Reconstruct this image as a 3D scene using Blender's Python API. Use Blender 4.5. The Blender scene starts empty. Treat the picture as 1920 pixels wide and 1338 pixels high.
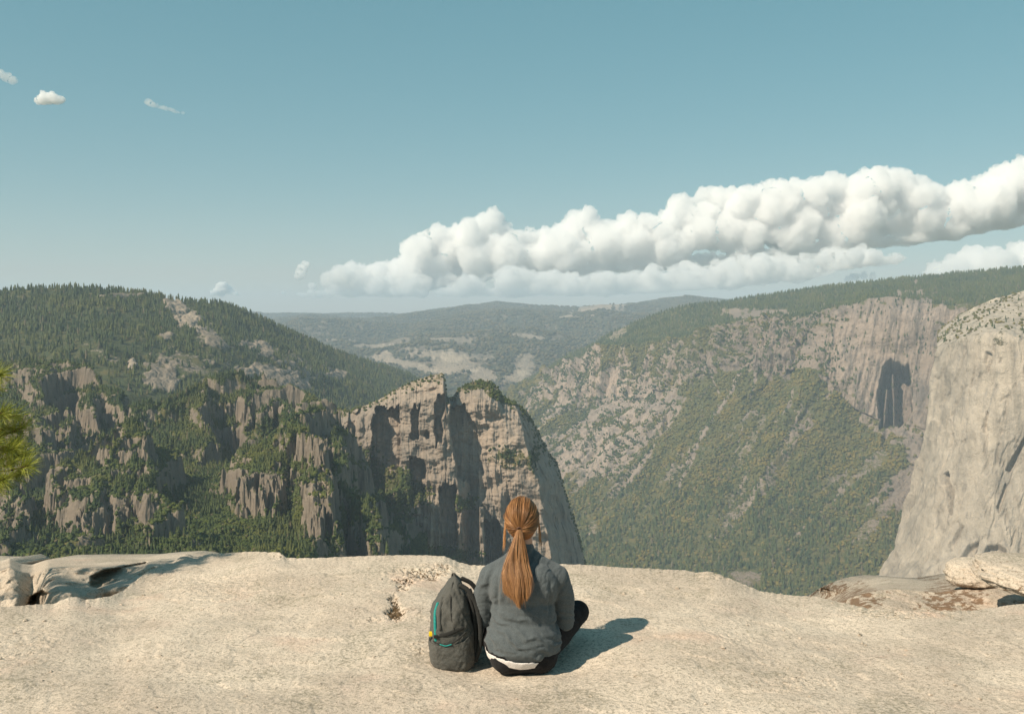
import bpy, math, random
import numpy as np
from mathutils import Vector, Matrix
random.seed(7)
rng = np.random.default_rng(7)
S = bpy.context.scene
COL = S.collection
PI = math.pi

# ------------------------------------------------------------------ camera
F = 1867.0                      # focal length in photo pixels (35 mm lens)
HOR = 592.0                     # horizon row
CAMZ = 1.68
PITCH = math.atan((669 - HOR) / F)
cam = bpy.data.cameras.new('camera')
camo = bpy.data.objects.new('camera', cam)
COL.objects.link(camo)
cam.sensor_width = 36.0
cam.lens = 36.0 * F / 1920
cam.clip_start = 0.05
cam.clip_end = 200000
camo.location = (0, 0, CAMZ)
camo.rotation_euler = (PI / 2 - PITCH, 0, 0)
S.camera = camo
cp, sp = math.cos(PITCH), math.sin(PITCH)

def P(px, py, d):
    """a point at forward distance d metres that the photo shows at px, py"""
    px = np.asarray(px, float); py = np.asarray(py, float); d = np.asarray(d, float)
    a = (px - 960) / F
    b = (669 - py) / F
    y = cp + b * sp
    z = -sp + b * cp
    return np.stack([a / y * d, d + 0 * a, z / y * d + CAMZ], -1)

def proj(p):
    x, y, z = p[..., 0], p[..., 1], p[..., 2] - CAMZ
    c = y * cp - z * sp
    u = y * sp + z * cp
    return 960 + F * x / c, 669 - F * u / c

# ------------------------------------------------------------------ noise
_perm = np.random.default_rng(3).permutation(256).astype(np.int32)
_perm = np.concatenate([_perm, _perm])
_g = np.random.default_rng(4).normal(size=(256, 3)).astype(np.float32)
_g /= np.linalg.norm(_g, axis=1, keepdims=True)

def pn(p, seed=0):
    p = np.asarray(p, np.float64) + seed * 17.31
    fl = np.floor(p)
    f = (p - fl).astype(np.float32)
    i = fl.astype(np.int64) & 255
    w = f * f * f * (f * (f * 6 - 15) + 10)
    def corner(dx, dy, dz):
        h = _perm[(_perm[(_perm[(i[..., 0] + dx) & 255] + i[..., 1] + dy) & 255] + i[..., 2] + dz) & 255]
        g = _g[h]
        return g[..., 0] * (f[..., 0] - dx) + g[..., 1] * (f[..., 1] - dy) + g[..., 2] * (f[..., 2] - dz)
    def lerp(a, b, t): return a + (b - a) * t
    x00 = lerp(corner(0, 0, 0), corner(1, 0, 0), w[..., 0])
    x10 = lerp(corner(0, 1, 0), corner(1, 1, 0), w[..., 0])
    x01 = lerp(corner(0, 0, 1), corner(1, 0, 1), w[..., 0])
    x11 = lerp(corner(0, 1, 1), corner(1, 1, 1), w[..., 0])
    return 1.6 * lerp(lerp(x00, x10, w[..., 1]), lerp(x01, x11, w[..., 1]), w[..., 2])

def fbm(p, o=4, seed=0, gain=.5):
    s = 0; a = 1.0; n = 0
    for k in range(o):
        s = s + a * pn(p, seed + k * 3); n += a
        p = p * 2.03; a *= gain
    return s / n * 1.3

def ridged(p, o=4, seed=0, gain=.5):
    s = 0; a = 1.0; n = 0
    for k in range(o):
        s = s + a * (1 - 2 * np.abs(pn(p, seed + k * 3))); n += a
        p = p * 2.07; a *= gain
    return s / n

def sstep(a, b, x):
    t = np.clip((x - a) / (b - a), 0, 1)
    return t * t * (3 - 2 * t)

def curve(pts, x, smooth=0):
    pts = np.array(pts, float)
    x = np.asarray(x, float)
    if smooth:
        return sum(np.interp(x + o, pts[:, 0], pts[:, 1]) for o in np.linspace(-smooth, smooth, 5)) / 5
    return np.interp(x, pts[:, 0], pts[:, 1])

def inpoly(px, py, poly):
    m = np.zeros(px.shape, bool)
    n = len(poly)
    for k in range(n):
        x1, y1 = poly[k]; x2, y2 = poly[(k + 1) % n]
        if y1 == y2: continue
        c = ((y1 > py) != (y2 > py)) & (px < (x2 - x1) * (py - y1) / (y2 - y1) + x1)
        m ^= c
    return m

def blur(a, n=1, axes=(0, 1)):
    a = a.astype(float)
    for _ in range(n):
        for ax in axes:
            b = np.concatenate([a.take([0], ax), a, a.take([-1], ax)], ax)
            m = b.shape[ax]
            a = .25 * b.take(range(0, m - 2), ax) + .5 * b.take(range(1, m - 1), ax) + .25 * b.take(range(2, m), ax)
    return a

# ------------------------------------------------------------------ meshes
def mesh_np(name, v, f, mat=None, smooth=True, attrs=None, parent=None, link=True):
    v = np.ascontiguousarray(np.asarray(v, np.float32).reshape(-1, 3))
    f = np.asarray(f, np.int32)
    me = bpy.data.meshes.new(name)
    k = f.shape[1]
    me.vertices.add(len(v)); me.vertices.foreach_set('co', v.ravel())
    me.loops.add(f.size); me.loops.foreach_set('vertex_index', f.ravel())
    me.polygons.add(len(f))
    me.polygons.foreach_set('loop_start', np.arange(len(f), dtype=np.int32) * k)
    me.update(calc_edges=True)
    me.validate()
    me.polygons.foreach_set('use_smooth', np.full(len(me.polygons), smooth))
    for an, av in (attrs or {}).items():
        av = np.asarray(av, np.float32)
        if av.ndim == 2:
            at = me.attributes.new(an, 'FLOAT_COLOR', 'POINT')
            if av.shape[1] == 3: av = np.concatenate([av, np.ones((len(av), 1), np.float32)], 1)
            at.data.foreach_set('color', av.ravel())
        else:
            at = me.attributes.new(an, 'FLOAT', 'POINT'); at.data.foreach_set('value', av.ravel())
    if mat: me.materials.append(mat)
    me.update()
    if not link: return me
    o = bpy.data.objects.new(name, me); COL.objects.link(o)
    if parent: o.parent = parent
    return o

def gridf(h, w):
    i = np.arange(h * w, dtype=np.int32).reshape(h, w)
    return np.stack([i[:-1, :-1], i[:-1, 1:], i[1:, 1:], i[1:, :-1]], -1).reshape(-1, 4)

def grid_obj(name, G, mat, attrs=None, flip=False, **k):
    h, w = G.shape[:2]
    f = gridf(h, w)
    if flip: f = f[:, ::-1]
    return mesh_np(name, G.reshape(-1, 3), f, mat, attrs={a: (b.reshape(-1, b.shape[-1]) if b.ndim == 3 else b.ravel()) for a, b in (attrs or {}).items()}, **k)

def gnormal(G):
    du = np.gradient(G, axis=1); dv = np.gradient(G, axis=0)
    n = np.cross(du, dv)
    n /= np.linalg.norm(n, axis=-1, keepdims=True) + 1e-9
    flip = (n * (np.array([0, 0, 1e-3]) - G)).sum(-1) < 0      # towards the camera
    n[flip] *= -1
    return n

def tag(o, label=None, cat=None, group=None, kind=None):
    if label: o['label'] = label
    if cat: o['category'] = cat
    if group: o['group'] = group
    if kind: o['kind'] = kind
    return o

def empty(name, loc=(0, 0, 0)):
    o = bpy.data.objects.new(name, None); COL.objects.link(o); o.location = loc
    o.empty_display_size = .1
    return o

# ------------------------------------------------------------------ node helpers
class NT:
    def __init__(s, name):
        s.m = bpy.data.materials.new(name); s.m.use_nodes = True
        s.t = s.m.node_tree; s.t.nodes.clear()
        s.out = s.n('ShaderNodeOutputMaterial')
    def n(s, ty, **k):
        nd = s.t.nodes.new(ty)
        for a, b in k.items(): setattr(nd, a, b)
        return nd
    def l(s, a, b): s.t.links.new(a, b)
    def setin(s, nd, key, v):
        if v is None: return
        if hasattr(v, 'is_linked') or isinstance(v, bpy.types.NodeSocket): s.l(v, nd.inputs[key])
        else:
            if isinstance(v, (tuple, list)) and len(v) == 3 and nd.inputs[key].type == 'RGBA': v = (*v, 1)
            nd.inputs[key].default_value = v
    def coord(s, kind='Object', scale=(1, 1, 1), rot=(0, 0, 0)):
        c = s.n('ShaderNodeTexCoord'); mp = s.n('ShaderNodeMapping')
        s.l(c.outputs[kind], mp.inputs[0]); mp.inputs['Scale'].default_value = scale; mp.inputs['Rotation'].default_value = rot
        return mp.outputs[0]
    def noise(s, vec, scale, detail=5, rough=.55, dist=0, ty='FBM'):
        nd = s.n('ShaderNodeTexNoise'); nd.noise_type = ty
        if vec is not None: s.l(vec, nd.inputs['Vector'])
        nd.inputs['Scale'].default_value = scale; nd.inputs['Detail'].default_value = detail
        nd.inputs['Roughness'].default_value = rough; nd.inputs['Distortion'].default_value = dist
        return nd.outputs[0]
    def vor(s, vec, scale, feat='F1', out=0):
        nd = s.n('ShaderNodeTexVoronoi', feature=feat)
        if vec is not None: s.l(vec, nd.inputs['Vector'])
        nd.inputs['Scale'].default_value = scale
        return nd.outputs[out]
    def rng(s, v, a, b, c=0., d=1., smooth=True):
        nd = s.n('ShaderNodeMapRange', interpolation_type='SMOOTHSTEP' if smooth else 'LINEAR')
        s.l(v, nd.inputs[0])
        for k, x in zip((1, 2, 3, 4), (a, b, c, d)): nd.inputs[k].default_value = x
        return nd.outputs[0]
    def math(s, op, a, b=None, clamp=False):
        nd = s.n('ShaderNodeMath', operation=op, use_clamp=clamp)
        s.setin(nd, 0, a)
        if b is not None: s.setin(nd, 1, b)
        return nd.outputs[0]
    def mix(s, f, a, b, mode='MIX'):
        nd = s.n('ShaderNodeMix', data_type='RGBA', blend_type=mode)
        s.setin(nd, 0, f); s.setin(nd, 6, a); s.setin(nd, 7, b)
        return nd.outputs[2]
    def attr(s, name, out='Fac'):
        return s.n('ShaderNodeAttribute', attribute_name=name).outputs[out]
    def bump(s, h, strength=.5, dist=1., norm=None):
        nd = s.n('ShaderNodeBump'); s.l(h, nd.inputs['Height'])
        nd.inputs['Strength'].default_value = strength; nd.inputs['Distance'].default_value = dist
        if norm: s.l(norm, nd.inputs['Normal'])
        return nd.outputs[0]
    def bsdf(s, color, rough=.8, normal=None, spec=.3, **k):
        b = s.n('ShaderNodeBsdfPrincipled')
        s.setin(b, 'Base Color', color); s.setin(b, 'Roughness', rough); s.setin(b, 'Specular IOR Level', spec)
        for a, v in k.items(): s.setin(b, a.replace('_', ' '), v)
        if normal: s.l(normal, b.inputs['Normal'])
        s.l(b.outputs[0], s.out.inputs[0])
        return b
EXPOSURE = 0.45
SKY_STR = .150; SKY_SAT = 1.14; SKY_HUE = .460; SKY_TINT = (1.34, 1.18, 1.06); SKY_SAT2 = 1.52
DO_HAZE = True; HAZE = 5.0e-5; HAZE_COL = (.68, .84, 1.0)
VB = 16; CLOUD_DENS = .0045
# ------------------------------------------------------------------ light
SUN_EL = math.radians(43)
LX, LY = 0.80, 0.60            # horizontal travel of the light: to the right and away
ln = math.hypot(LX, LY); LX /= ln; LY /= ln
sun_dir = Vector((LX * math.cos(SUN_EL), LY * math.cos(SUN_EL), -math.sin(SUN_EL)))
sd = bpy.data.lights.new('sun', 'SUN'); so = bpy.data.objects.new('sun', sd); COL.objects.link(so)
sd.energy = 4.6; sd.angle = math.radians(.5); sd.color = (1.0, .88, .71)
so.rotation_euler = sun_dir.to_track_quat('-Z', 'Y').to_euler()
so.location = (-20, -20, 30)
w = bpy.data.worlds.new('World'); S.world = w; w.use_nodes = True
t = w.node_tree; t.nodes.clear()
sky = t.nodes.new('ShaderNodeTexSky'); sky.sky_type = 'NISHITA'; sky.sun_disc = False
sky.sun_elevation = SUN_EL
sky.sun_rotation = math.atan2(-LX, -LY)
sky.altitude = 2200; sky.air_density = 1.0; sky.dust_density = 1.6; sky.ozone_density = 1.2
hs = t.nodes.new('ShaderNodeHueSaturation'); hs.inputs['Saturation'].default_value = SKY_SAT; hs.inputs['Hue'].default_value = SKY_HUE
mu = t.nodes.new('ShaderNodeMix'); mu.data_type = 'RGBA'; mu.blend_type = 'MULTIPLY'; mu.inputs[0].default_value = 1
mu.inputs[7].default_value = (*SKY_TINT, 1)
bg = t.nodes.new('ShaderNodeBackground'); bg.inputs[1].default_value = SKY_STR
ow = t.nodes.new('ShaderNodeOutputWorld')
t.links.new(sky.outputs[0], hs.inputs['Color']); t.links.new(hs.outputs[0], mu.inputs[6])
gm = t.nodes.new('ShaderNodeGamma'); gm.inputs[1].default_value = .5
h2 = t.nodes.new('ShaderNodeHueSaturation'); h2.inputs['Saturation'].default_value = SKY_SAT2
t.links.new(mu.outputs[2], gm.inputs[0]); t.links.new(gm.outputs[0], h2.inputs['Color'])
t.links.new(h2.outputs[0], bg.inputs[0]); t.links.new(bg.outputs[0], ow.inputs[0])
S.view_settings.view_transform = 'Standard'; S.view_settings.look = 'None'
S.view_settings.exposure = EXPOSURE; S.view_settings.gamma = 1
S.cycles.use_denoising = True
S.cycles.max_bounces = 24; S.cycles.diffuse_bounces = 2; S.cycles.volume_bounces = VB
S.cycles.transparent_max_bounces = 12
S.cycles.use_adaptive_sampling = True

# ------------------------------------------------------------------ haze
if DO_HAZE:
    m = bpy.data.materials.new('haze_air'); m.use_nodes = True
    t = m.node_tree; t.nodes.clear()
    o_ = t.nodes.new('ShaderNodeOutputMaterial'); pv = t.nodes.new('ShaderNodeVolumePrincipled')
    pv.inputs['Color'].default_value = (*HAZE_COL, 1); pv.inputs['Density'].default_value = HAZE
    pv.inputs['Anisotropy'].default_value = 0.0
    t.links.new(pv.outputs[0], o_.inputs['Volume'])
    x0, x1, y0, y1, z0, z1 = -27000, 27000, -3000, 31000, -1203, 700
    vv = [(x, y, z) for z in (z0, z1) for y in (y0, y1) for x in (x0, x1)]
    ff = [(0, 2, 3, 1), (4, 5, 7, 6), (0, 1, 5, 4), (2, 6, 7, 3), (0, 4, 6, 2), (1, 3, 7, 5)]
    hz = mesh_np('haze', vv, ff, m, smooth=False)
    tag(hz, kind='stuff')
    m.volume_intersection_method = 'FAST' if hasattr(m, 'volume_intersection_method') else None
# ------------------------------------------------------------------ materials of the land
def rock_mat(name, c1, c2, c3, veg1=(.045, .060, .022), veg2=(.085, .090, .040), sc=1.0, streak=True, bump=1.0, spk=1.0):
    """granite with stains; attribute veg (0..1) turns it into scrub, tone shifts its lightness"""
    T = NT(name)
    co = T.coord('Object')
    cs = T.coord('Object', scale=(1, 1, .18))
    big = T.noise(co, .004 * sc, 6, .6)
    mid = T.noise(co, .03 * sc, 6, .65)
    fine = T.noise(co, .16 * sc, 5, .7)
    st = T.noise(cs, .035 * sc, 6, .62, .4)
    st2 = T.noise(cs, .11 * sc, 5, .6)
    c = T.mix(T.rng(big, .35, .65), c1, c2)
    c = T.mix(T.math('MULTIPLY', T.rng(st, .50, .68), .75), c, c3)
    c = T.mix(T.math('MULTIPLY', T.rng(st2, .52, .75), .35 * spk), c, (c1[0] * 1.35, c1[1] * 1.3, c1[2] * 1.22))
    c = T.mix(T.math('MULTIPLY', T.rng(fine, .52, .72), .5 * spk), c, (c3[0] * .75, c3[1] * .78, c3[2] * .75))
    veg = T.attr('veg'); tone = T.attr('tone')
    v = T.math('ADD', veg, T.math('MULTIPLY', T.math('SUBTRACT', mid, .5), 1.1))
    v = T.math('ADD', v, T.math('MULTIPLY', T.math('SUBTRACT', fine, .5), .9))
    vm = T.rng(v, .42, .58)
    vf = T.noise(co, .25 * sc, 4, .7)
    vc = T.mix(T.rng(vf, .35, .65), veg1, veg2)
    vc = T.mix(T.rng(mid, .45, .7), vc, (veg2[0] * 1.45, veg2[1] * 1.15, veg2[2] * 1.1))
    c = T.mix(1.0, c, T.mix(0.0, (1, 1, 1), (1, 1, 1)), 'MULTIPLY')
    tn = T.n('ShaderNodeCombineColor'); 
    for k in range(3): T.l(tone, tn.inputs[k])
    c = T.mix(1.0, c, tn.outputs[0], 'MULTIPLY')
    c = T.mix(vm, c, vc)
    h = T.math('ADD', T.math('MULTIPLY', mid, 5.0), T.math('ADD', T.math('MULTIPLY', fine, 2.2), T.math('MULTIPLY', st2, 3.0)))
    nb = T.bump(h, .8, bump / sc)
    T.bsdf(c, .92, nb, .15)
    return T.m

GR1, GR2, GR3 = (.40, .335, .275), (.33, .285, .24), (.20, .175, .155)
M_far = rock_mat('far_hill_land', (.25, .20, .15), (.20, .165, .125), (.13, .11, .085), (.035, .052, .030), (.085, .088, .048), sc=.45, bump=6)
M_slope = rock_mat('valley_side_granite', (.26, .203, .16), (.21, .168, .138), (.115, .10, .086), (.070, .078, .030), (.115, .115, .048), sc=.5, bump=2.6)
M_hill = rock_mat('wooded_hill_land', (.23, .185, .14), (.19, .155, .12), (.12, .105, .085), (.038, .055, .024), (.075, .082, .035), sc=.8)
M_spire = rock_mat('buttress_granite', (.30, .238, .185), (.245, .20, .16), (.155, .135, .115), (.06, .068, .028), (.11, .105, .05), sc=1.3)
M_crag = rock_mat('crag_granite', (.235, .19, .145), (.19, .155, .12), (.105, .092, .075), (.040, .058, .022), (.085, .092, .034), sc=2.0)
M_wall = rock_mat('pale_wall_granite', (.41, .348, .275), (.355, .305, .245), (.255, .225, .19), (.05, .06, .03), (.08, .08, .04), sc=1.5, bump=2.6, spk=1.2)

def tree_mat(name, c1, c2, tr=.0):
    T = NT(name)
    tint = T.attr('tint', 'Fac')
    co = T.coord('Object')
    n = T.noise(co, .5, 3, .6)
    c = T.mix(tint, c1, c2)
    c = T.mix(T.math('MULTIPLY', T.rng(n, .35, .7), .5), c, (c2[0] * 1.3, c2[1] * 1.25, c2[2] * 1.1))
    rg = T.noise(co, .006, 5, .7)
    c = T.mix(T.math('MULTIPLY', T.rng(rg, .48, .62), .6), c, (c2[0] * 1.45, c2[1] * 1.18, c2[2] * .95))
    c = T.mix(T.math('MULTIPLY', T.rng(rg, .47, .36), .6), c, (c1[0] * .9, c1[1] * .95, c1[2] * 1.15))
    T_dead = T.math('MULTIPLY', T.rng(tint, .93, .99), .7)
    c = T.mix(T_dead, c, (.16, .12, .085))
    T.bsdf(c, .85, None, .1)
    return T.m
M_conif = tree_mat('conifer_foliage', (.028, .048, .022), (.082, .100, .038))
M_farw = tree_mat('far_wood_foliage', (.040, .048, .030), (.105, .095, .055))
M_brush = tree_mat('crag_brush_foliage', (.026, .044, .015), (.082, .100, .030))
M_oak = tree_mat('brush_foliage', (.052, .062, .022), (.150, .135, .048))

# ------------------------------------------------------------------ trees as little meshes
def conifer_proto(tiers, sides, seed):
    r = np.random.default_rng(seed)
    V = []; Fc = []
    for t_ in range(tiers):
        z0 = .10 + .84 * t_ / tiers
        z1 = min(1.0, z0 + .84 / tiers * 2.0)
        R = .20 * (1 - t_ / tiers) ** .8 + .025
        b = len(V)
        ph = r.uniform(0, 6.28)
        for k in range(sides):
            a = ph + 2 * PI * k / sides
            rr = R * r.uniform(.6, 1.25)
            V.append((rr * math.cos(a), rr * math.sin(a), z0 + r.uniform(-.05, .03)))
        V.append((r.uniform(-.02, .02), r.uniform(-.02, .02), z1))
        for k in range(sides): Fc.append((b + k, b + (k + 1) % sides, b + sides))
    return np.array(V, np.float32), np.array(Fc, np.int32)

def bush_proto(seed, n1=7, n2=4):
    r = np.random.default_rng(seed)
    V = [(0, 0, 1.0)]; Fc = []
    for j in range(n2):
        th = PI * (j + .8) / (n2 + .6)
        for k in range(n1):
            a = 2 * PI * (k + .5 * (j % 2)) / n1
            rr = r.uniform(.72, 1.25)
            V.append((.5 * rr * math.sin(th) * math.cos(a), .5 * rr * math.sin(th) * math.sin(a), .5 + .5 * rr * math.cos(th)))
    for k in range(n1): Fc.append((0, 1 + k, 1 + (k + 1) % n1))
    for j in range(n2 - 1):
        for k in range(n1):
            a = 1 + j * n1 + k; b = 1 + j * n1 + (k + 1) % n1
            Fc.append((a, a + n1, b + n1)); Fc.append((a, b + n1, b))
    return np.array(V, np.float32), np.array(Fc, np.int32)

PR_LO = [conifer_proto(3, 5, k) for k in range(6)]
PR_HI = [conifer_proto(7, 7, 20 + k) for k in range(6)]
PR_BU = [bush_proto(40 + k) for k in range(6)]

def scatter(name, pts, hts, protos, mat, kind='stuff', widen=1.0, seed=1):
    r = np.random.default_rng(seed)
    pts = np.asarray(pts); n = len(pts)
    if n == 0: return None
    pick = r.integers(0, len(protos), n)
    Vs = []; Fs = []; Ts = []; off = 0
    tint = np.clip(r.normal(.45, .28, n), 0, 1)
    for k, (v, f) in enumerate(protos):
        idx = np.where(pick == k)[0]
        if len(idx) == 0: continue
        a = r.uniform(0, 2 * PI, len(idx)); c, s = np.cos(a), np.sin(a)
        h = hts[idx]; wd = h * widen * r.uniform(.8, 1.25, len(idx))
        X = (v[None, :, 0] * c[:, None] - v[None, :, 1] * s[:, None]) * wd[:, None] + pts[idx, 0:1]
        Y = (v[None, :, 0] * s[:, None] + v[None, :, 1] * c[:, None]) * wd[:, None] + pts[idx, 1:2]
        Z = v[None, :, 2] * h[:, None] + pts[idx, 2:3] - .06 * h[:, None]
        Vs.append(np.stack([X, Y, Z], -1).reshape(-1, 3))
        ff = f[None] + (np.arange(len(idx)) * len(v))[:, None, None] + off
        Fs.append(ff.reshape(-1, 3)); off += len(idx) * len(v)
        Ts.append(np.repeat(tint[idx], len(v)))
    o = mesh_np(name, np.concatenate(Vs), np.concatenate(Fs), mat, smooth=False, attrs={'tint': np.concatenate(Ts)})
    return tag(o, kind=kind)

def pick_on(G, w, n, seed=0, front=None):
    """n random points on a grid surface, chance per cell = w * world area"""
    r = np.random.default_rng(seed)
    A = np.linalg.norm(np.cross(G[1:, :-1] - G[:-1, :-1], G[:-1, 1:] - G[:-1, :-1]), axis=-1)
    pw = (A * w[:-1, :-1]).ravel(); pw = np.maximum(pw, 0); pw /= pw.sum()
    idx = r.choice(pw.size, n, p=pw)
    i, j = np.unravel_index(idx, A.shape)
    a, b = r.random(n)[:, None], r.random(n)[:, None]
    return G[i, j] * (1 - a) * (1 - b) + G[i + 1, j] * a * (1 - b) + G[i, j + 1] * (1 - a) * b + G[i + 1, j + 1] * a * b

def loft(rows, U, counts):
    """rows: list of (px(U), py, d) arrays; counts: rows of quads between them -> px, py, d grids"""
    out = []
    for k in range(len(rows) - 1):
        n = counts[k]
        for q in range(n):
            t_ = q / n
            out.append([rows[k][c] * (1 - t_) + rows[k + 1][c] * t_ for c in range(3)])
    out.append(list(rows[-1]))
    A = np.array(out)          # rows, 3, cols
    return A[:, 0], A[:, 1], A[:, 2]

# ------------------------------------------------------------------ far ranges
U = np.linspace(440, 1560, 620)
def row(U, py, d, sh=0, sm=6):
    x = U + sh
    return (x, curve(py, x, sm), curve(d, x, 20))
far_rows = [
    row(U, [(440, 760), (1560, 760)], [(440, 14000), (1560, 14000)]),
    row(U, [(440, 590), (600, 589), (700, 587), (760, 588), (830, 579), (870, 576), (930, 571), (1000, 573), (1070, 579), (1130, 573), (1190, 568), (1250, 562), (1300, 558), (1400, 560), (1560, 562)], [(440, 20000), (900, 17000), (1560, 15000)]),
    row(U, [(440, 612), (540, 602), (600, 598), (700, 600), (760, 603), (850, 600), (940, 592), (1050, 592), (1130, 578), (1200, 590), (1560, 600)], [(440, 15000), (900, 13000), (1560, 11500)]),
    row(U, [(440, 660), (560, 628), (640, 640), (700, 652), (800, 632), (900, 636), (1000, 628), (1100, 640), (1560, 640)], [(440, 10500), (900, 10000), (1560, 9500)]),
    row(U, [(440, 720), (640, 690), (760, 682), (850, 672), (930, 680), (1000, 690), (1100, 700), (1560, 700)], [(440, 8800), (900, 8400), (1560, 8200)]),
    row(U, [(440, 800), (1560, 800)], [(440, 6900), (1560, 6900)]),
]
px, py, d = loft(far_rows, U, [14, 60, 70, 60, 50])
G = P(px, py, d)
q = G * np.array([1, 1, .6]) / 1500
rel = fbm(q, 5, 11) * 1.2 + .6 * ridged(G / 2600, 4, 21)
amp = 130 * sstep(6500, 11000, d) + 22
edge = np.ones_like(d); edge[:14] = .2
edge[14:40] *= np.linspace(.25, 1, 26)[:, None]
G[..., 2] += rel * amp * edge
vegF = .76 + .30 * fbm(G / 900, 4, 5) + .35 * fbm(G / 260, 4, 6) - .10 * sstep(14000, 9000, d)
def ell(px, py, cx, cy, rx, ry, ang=0, soft=.25, nz=None):
    a = math.radians(ang); c, s = math.cos(a), math.sin(a)
    x = (px - cx) * c + (py - cy) * s; y = -(px - cx) * s + (py - cy) * c
    r_ = np.sqrt((x / rx) ** 2 + (y / ry) ** 2)
    if nz is not None: r_ = r_ + nz * 1.25
    return 1 - sstep(1 - soft, 1 + soft, r_)
nzF = .5 * fbm(np.stack([px / 14, py / 7, 0 * px], -1), 4, 2)
nzG = fbm(np.stack([px / 6, py / 3, 0 * px], -1), 3, 19)
tone = 1 + .25 * fbm(G / 600, 3, 9)
for e in [(850, 690, 42, 14, 0), (905, 705, 22, 15, 0), (985, 690, 14, 22, 25), (840, 676, 60, 6, 0), (970, 710, 26, 10, 0), (1130, 577, 50, 6, -6), (640, 640, 30, 3, 0), (830, 652, 60, 5, 0), (700, 655, 40, 4, 0), (1060, 600, 40, 3, 5), (990, 640, 40, 3, 0), (760, 690, 60, 6, 10)]:
    mk = ell(px, py, *e, nz=nzF * 1.6 + .5 * nzG)
    vegF -= mk * 1.0; tone += .7 * mk
vegF = vegF + .30 * fbm(np.stack([px / 9, py / 3.5, 0 * px], -1), 4, 12)
FG, FV, Fpx = G, vegF, px
ox = grid_obj('far_hills', G, M_far, {'veg': vegF, 'tone': tone})
tag(ox, kind='structure')
# faint last range
U = np.linspace(380, 1500, 300)
px, py, d = loft([row(U, [(380, 640), (1500, 640)], [(380, 30000), (1500, 30000)]), row(U, [(380, 592), (470, 590), (520, 587), (560, 586), (640, 588), (760, 592), (900, 594), (1000, 586), (1080, 575), (1110, 573), (1200, 574), (1500, 572)], [(380, 27500), (1500, 27500)]), row(U, [(380, 700), (1500, 700)], [(380, 21000), (1500, 21000)])], U, [6, 30])
G = P(px, py, d); G[..., 2] += 25 * fbm(G / 1500, 3, 4)
ox = grid_obj('distant_range_hills', G, M_far, {'veg': np.ones_like(px) * .9, 'tone': np.ones_like(px)}); tag(ox, kind='structure')

# ------------------------------------------------------------------ valley floor sheet to the horizon
n = 90
xs = np.linspace(-60000, 60000, n); ys = np.concatenate([np.linspace(-4000, 8000, 60), np.linspace(9000, 90000, 30)])
X, Y = np.meshgrid(xs, ys)
G = np.stack([X, Y, -1150 + 0 * X], -1)
ox = grid_obj('valley_ground', G, M_slope, {'veg': np.ones_like(X), 'tone': np.ones_like(X)}); tag(ox, kind='structure')

fw = np.clip(FV - .42, 0, .5) * (Fpx > 470) * (Fpx < 1420); fw[:16] = 0
pts = pick_on(FG, fw, 36000, 13)
scatter('forest', pts, rng.uniform(14, 27, len(pts)), PR_BU, M_farw, widen=1.4, seed=14)
# ------------------------------------------------------------------ right side of the valley
U = np.linspace(880, 2300, 1150)
def rr(py, d, sh=0, sm=5): return row(U, py, d, sh, sm)
rows_r = [
    rr([(880, 900), (2300, 900)], [(880, 9500), (2300, 8500)]),
    rr([(840, 790), (900, 762), (950, 737), (975, 718), (1000, 705), (1060, 668), (1110, 648), (1150, 622), (1190, 604), (1250, 582), (1300, 571), (1370, 564), (1450, 551), (1600, 532), (1750, 516), (1920, 502), (2300, 470)], [(880, 8000), (1000, 7700), (1200, 7300), (1370, 7000), (1600, 6700), (1920, 6300), (2300, 5800)]),
    rr([(840, 800), (900, 775), (975, 738), (1060, 690), (1120, 664), (1200, 652), (1290, 640), (1380, 612), (1450, 605), (1520, 600), (1580, 580), (1620, 566), (1700, 566), (1760, 574), (2300, 560)], [(880, 7500), (1000, 7000), (1200, 6350), (1400, 5750), (1600, 5250), (1920, 4900), (2300, 4600)], -20),
    rr([(800, 830), (900, 800), (980, 765), (1040, 755), (1120, 765), (1200, 762), (1260, 745), (1310, 735), (1350, 710), (1400, 692), (1450, 716), (1510, 716), (1530, 690), (1560, 735), (1600, 775), (1660, 802), (1720, 806), (1760, 830), (2300, 860)], [(800, 7200), (1000, 6400), (1200, 5950), (1400, 5480), (1600, 5060), (1920, 4650), (2300, 4400)], -60, 3),
    rr([(500, 900), (800, 880), (1000, 850), (1100, 870), (1300, 900), (1500, 960), (1700, 990), (2300, 1000)], [(500, 6300), (1000, 5500), (1200, 5150), (1400, 4700), (1600, 4300), (2300, 3900)], -190),
    rr([(400, 960), (900, 1000), (1060, 1020), (1300, 1080), (1500, 1125), (1700, 1150), (2300, 1180)], [(400, 5600), (900, 4900), (1200, 4250), (1400, 3880), (1600, 3700), (2300, 3500)], -330),
    rr([(400, 1200), (900, 1300), (1300, 1400), (1700, 1450), (2300, 1500)], [(400, 3300), (1060, 2800), (2300, 2400)], -330),
]
px, py, d = loft(rows_r, U, [10, 110, 120, 150, 130, 60])
H_, W_ = px.shape
rowi = np.arange(H_)[:, None] + 0 * px
uu = U[None, :] + 0 * px
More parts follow.
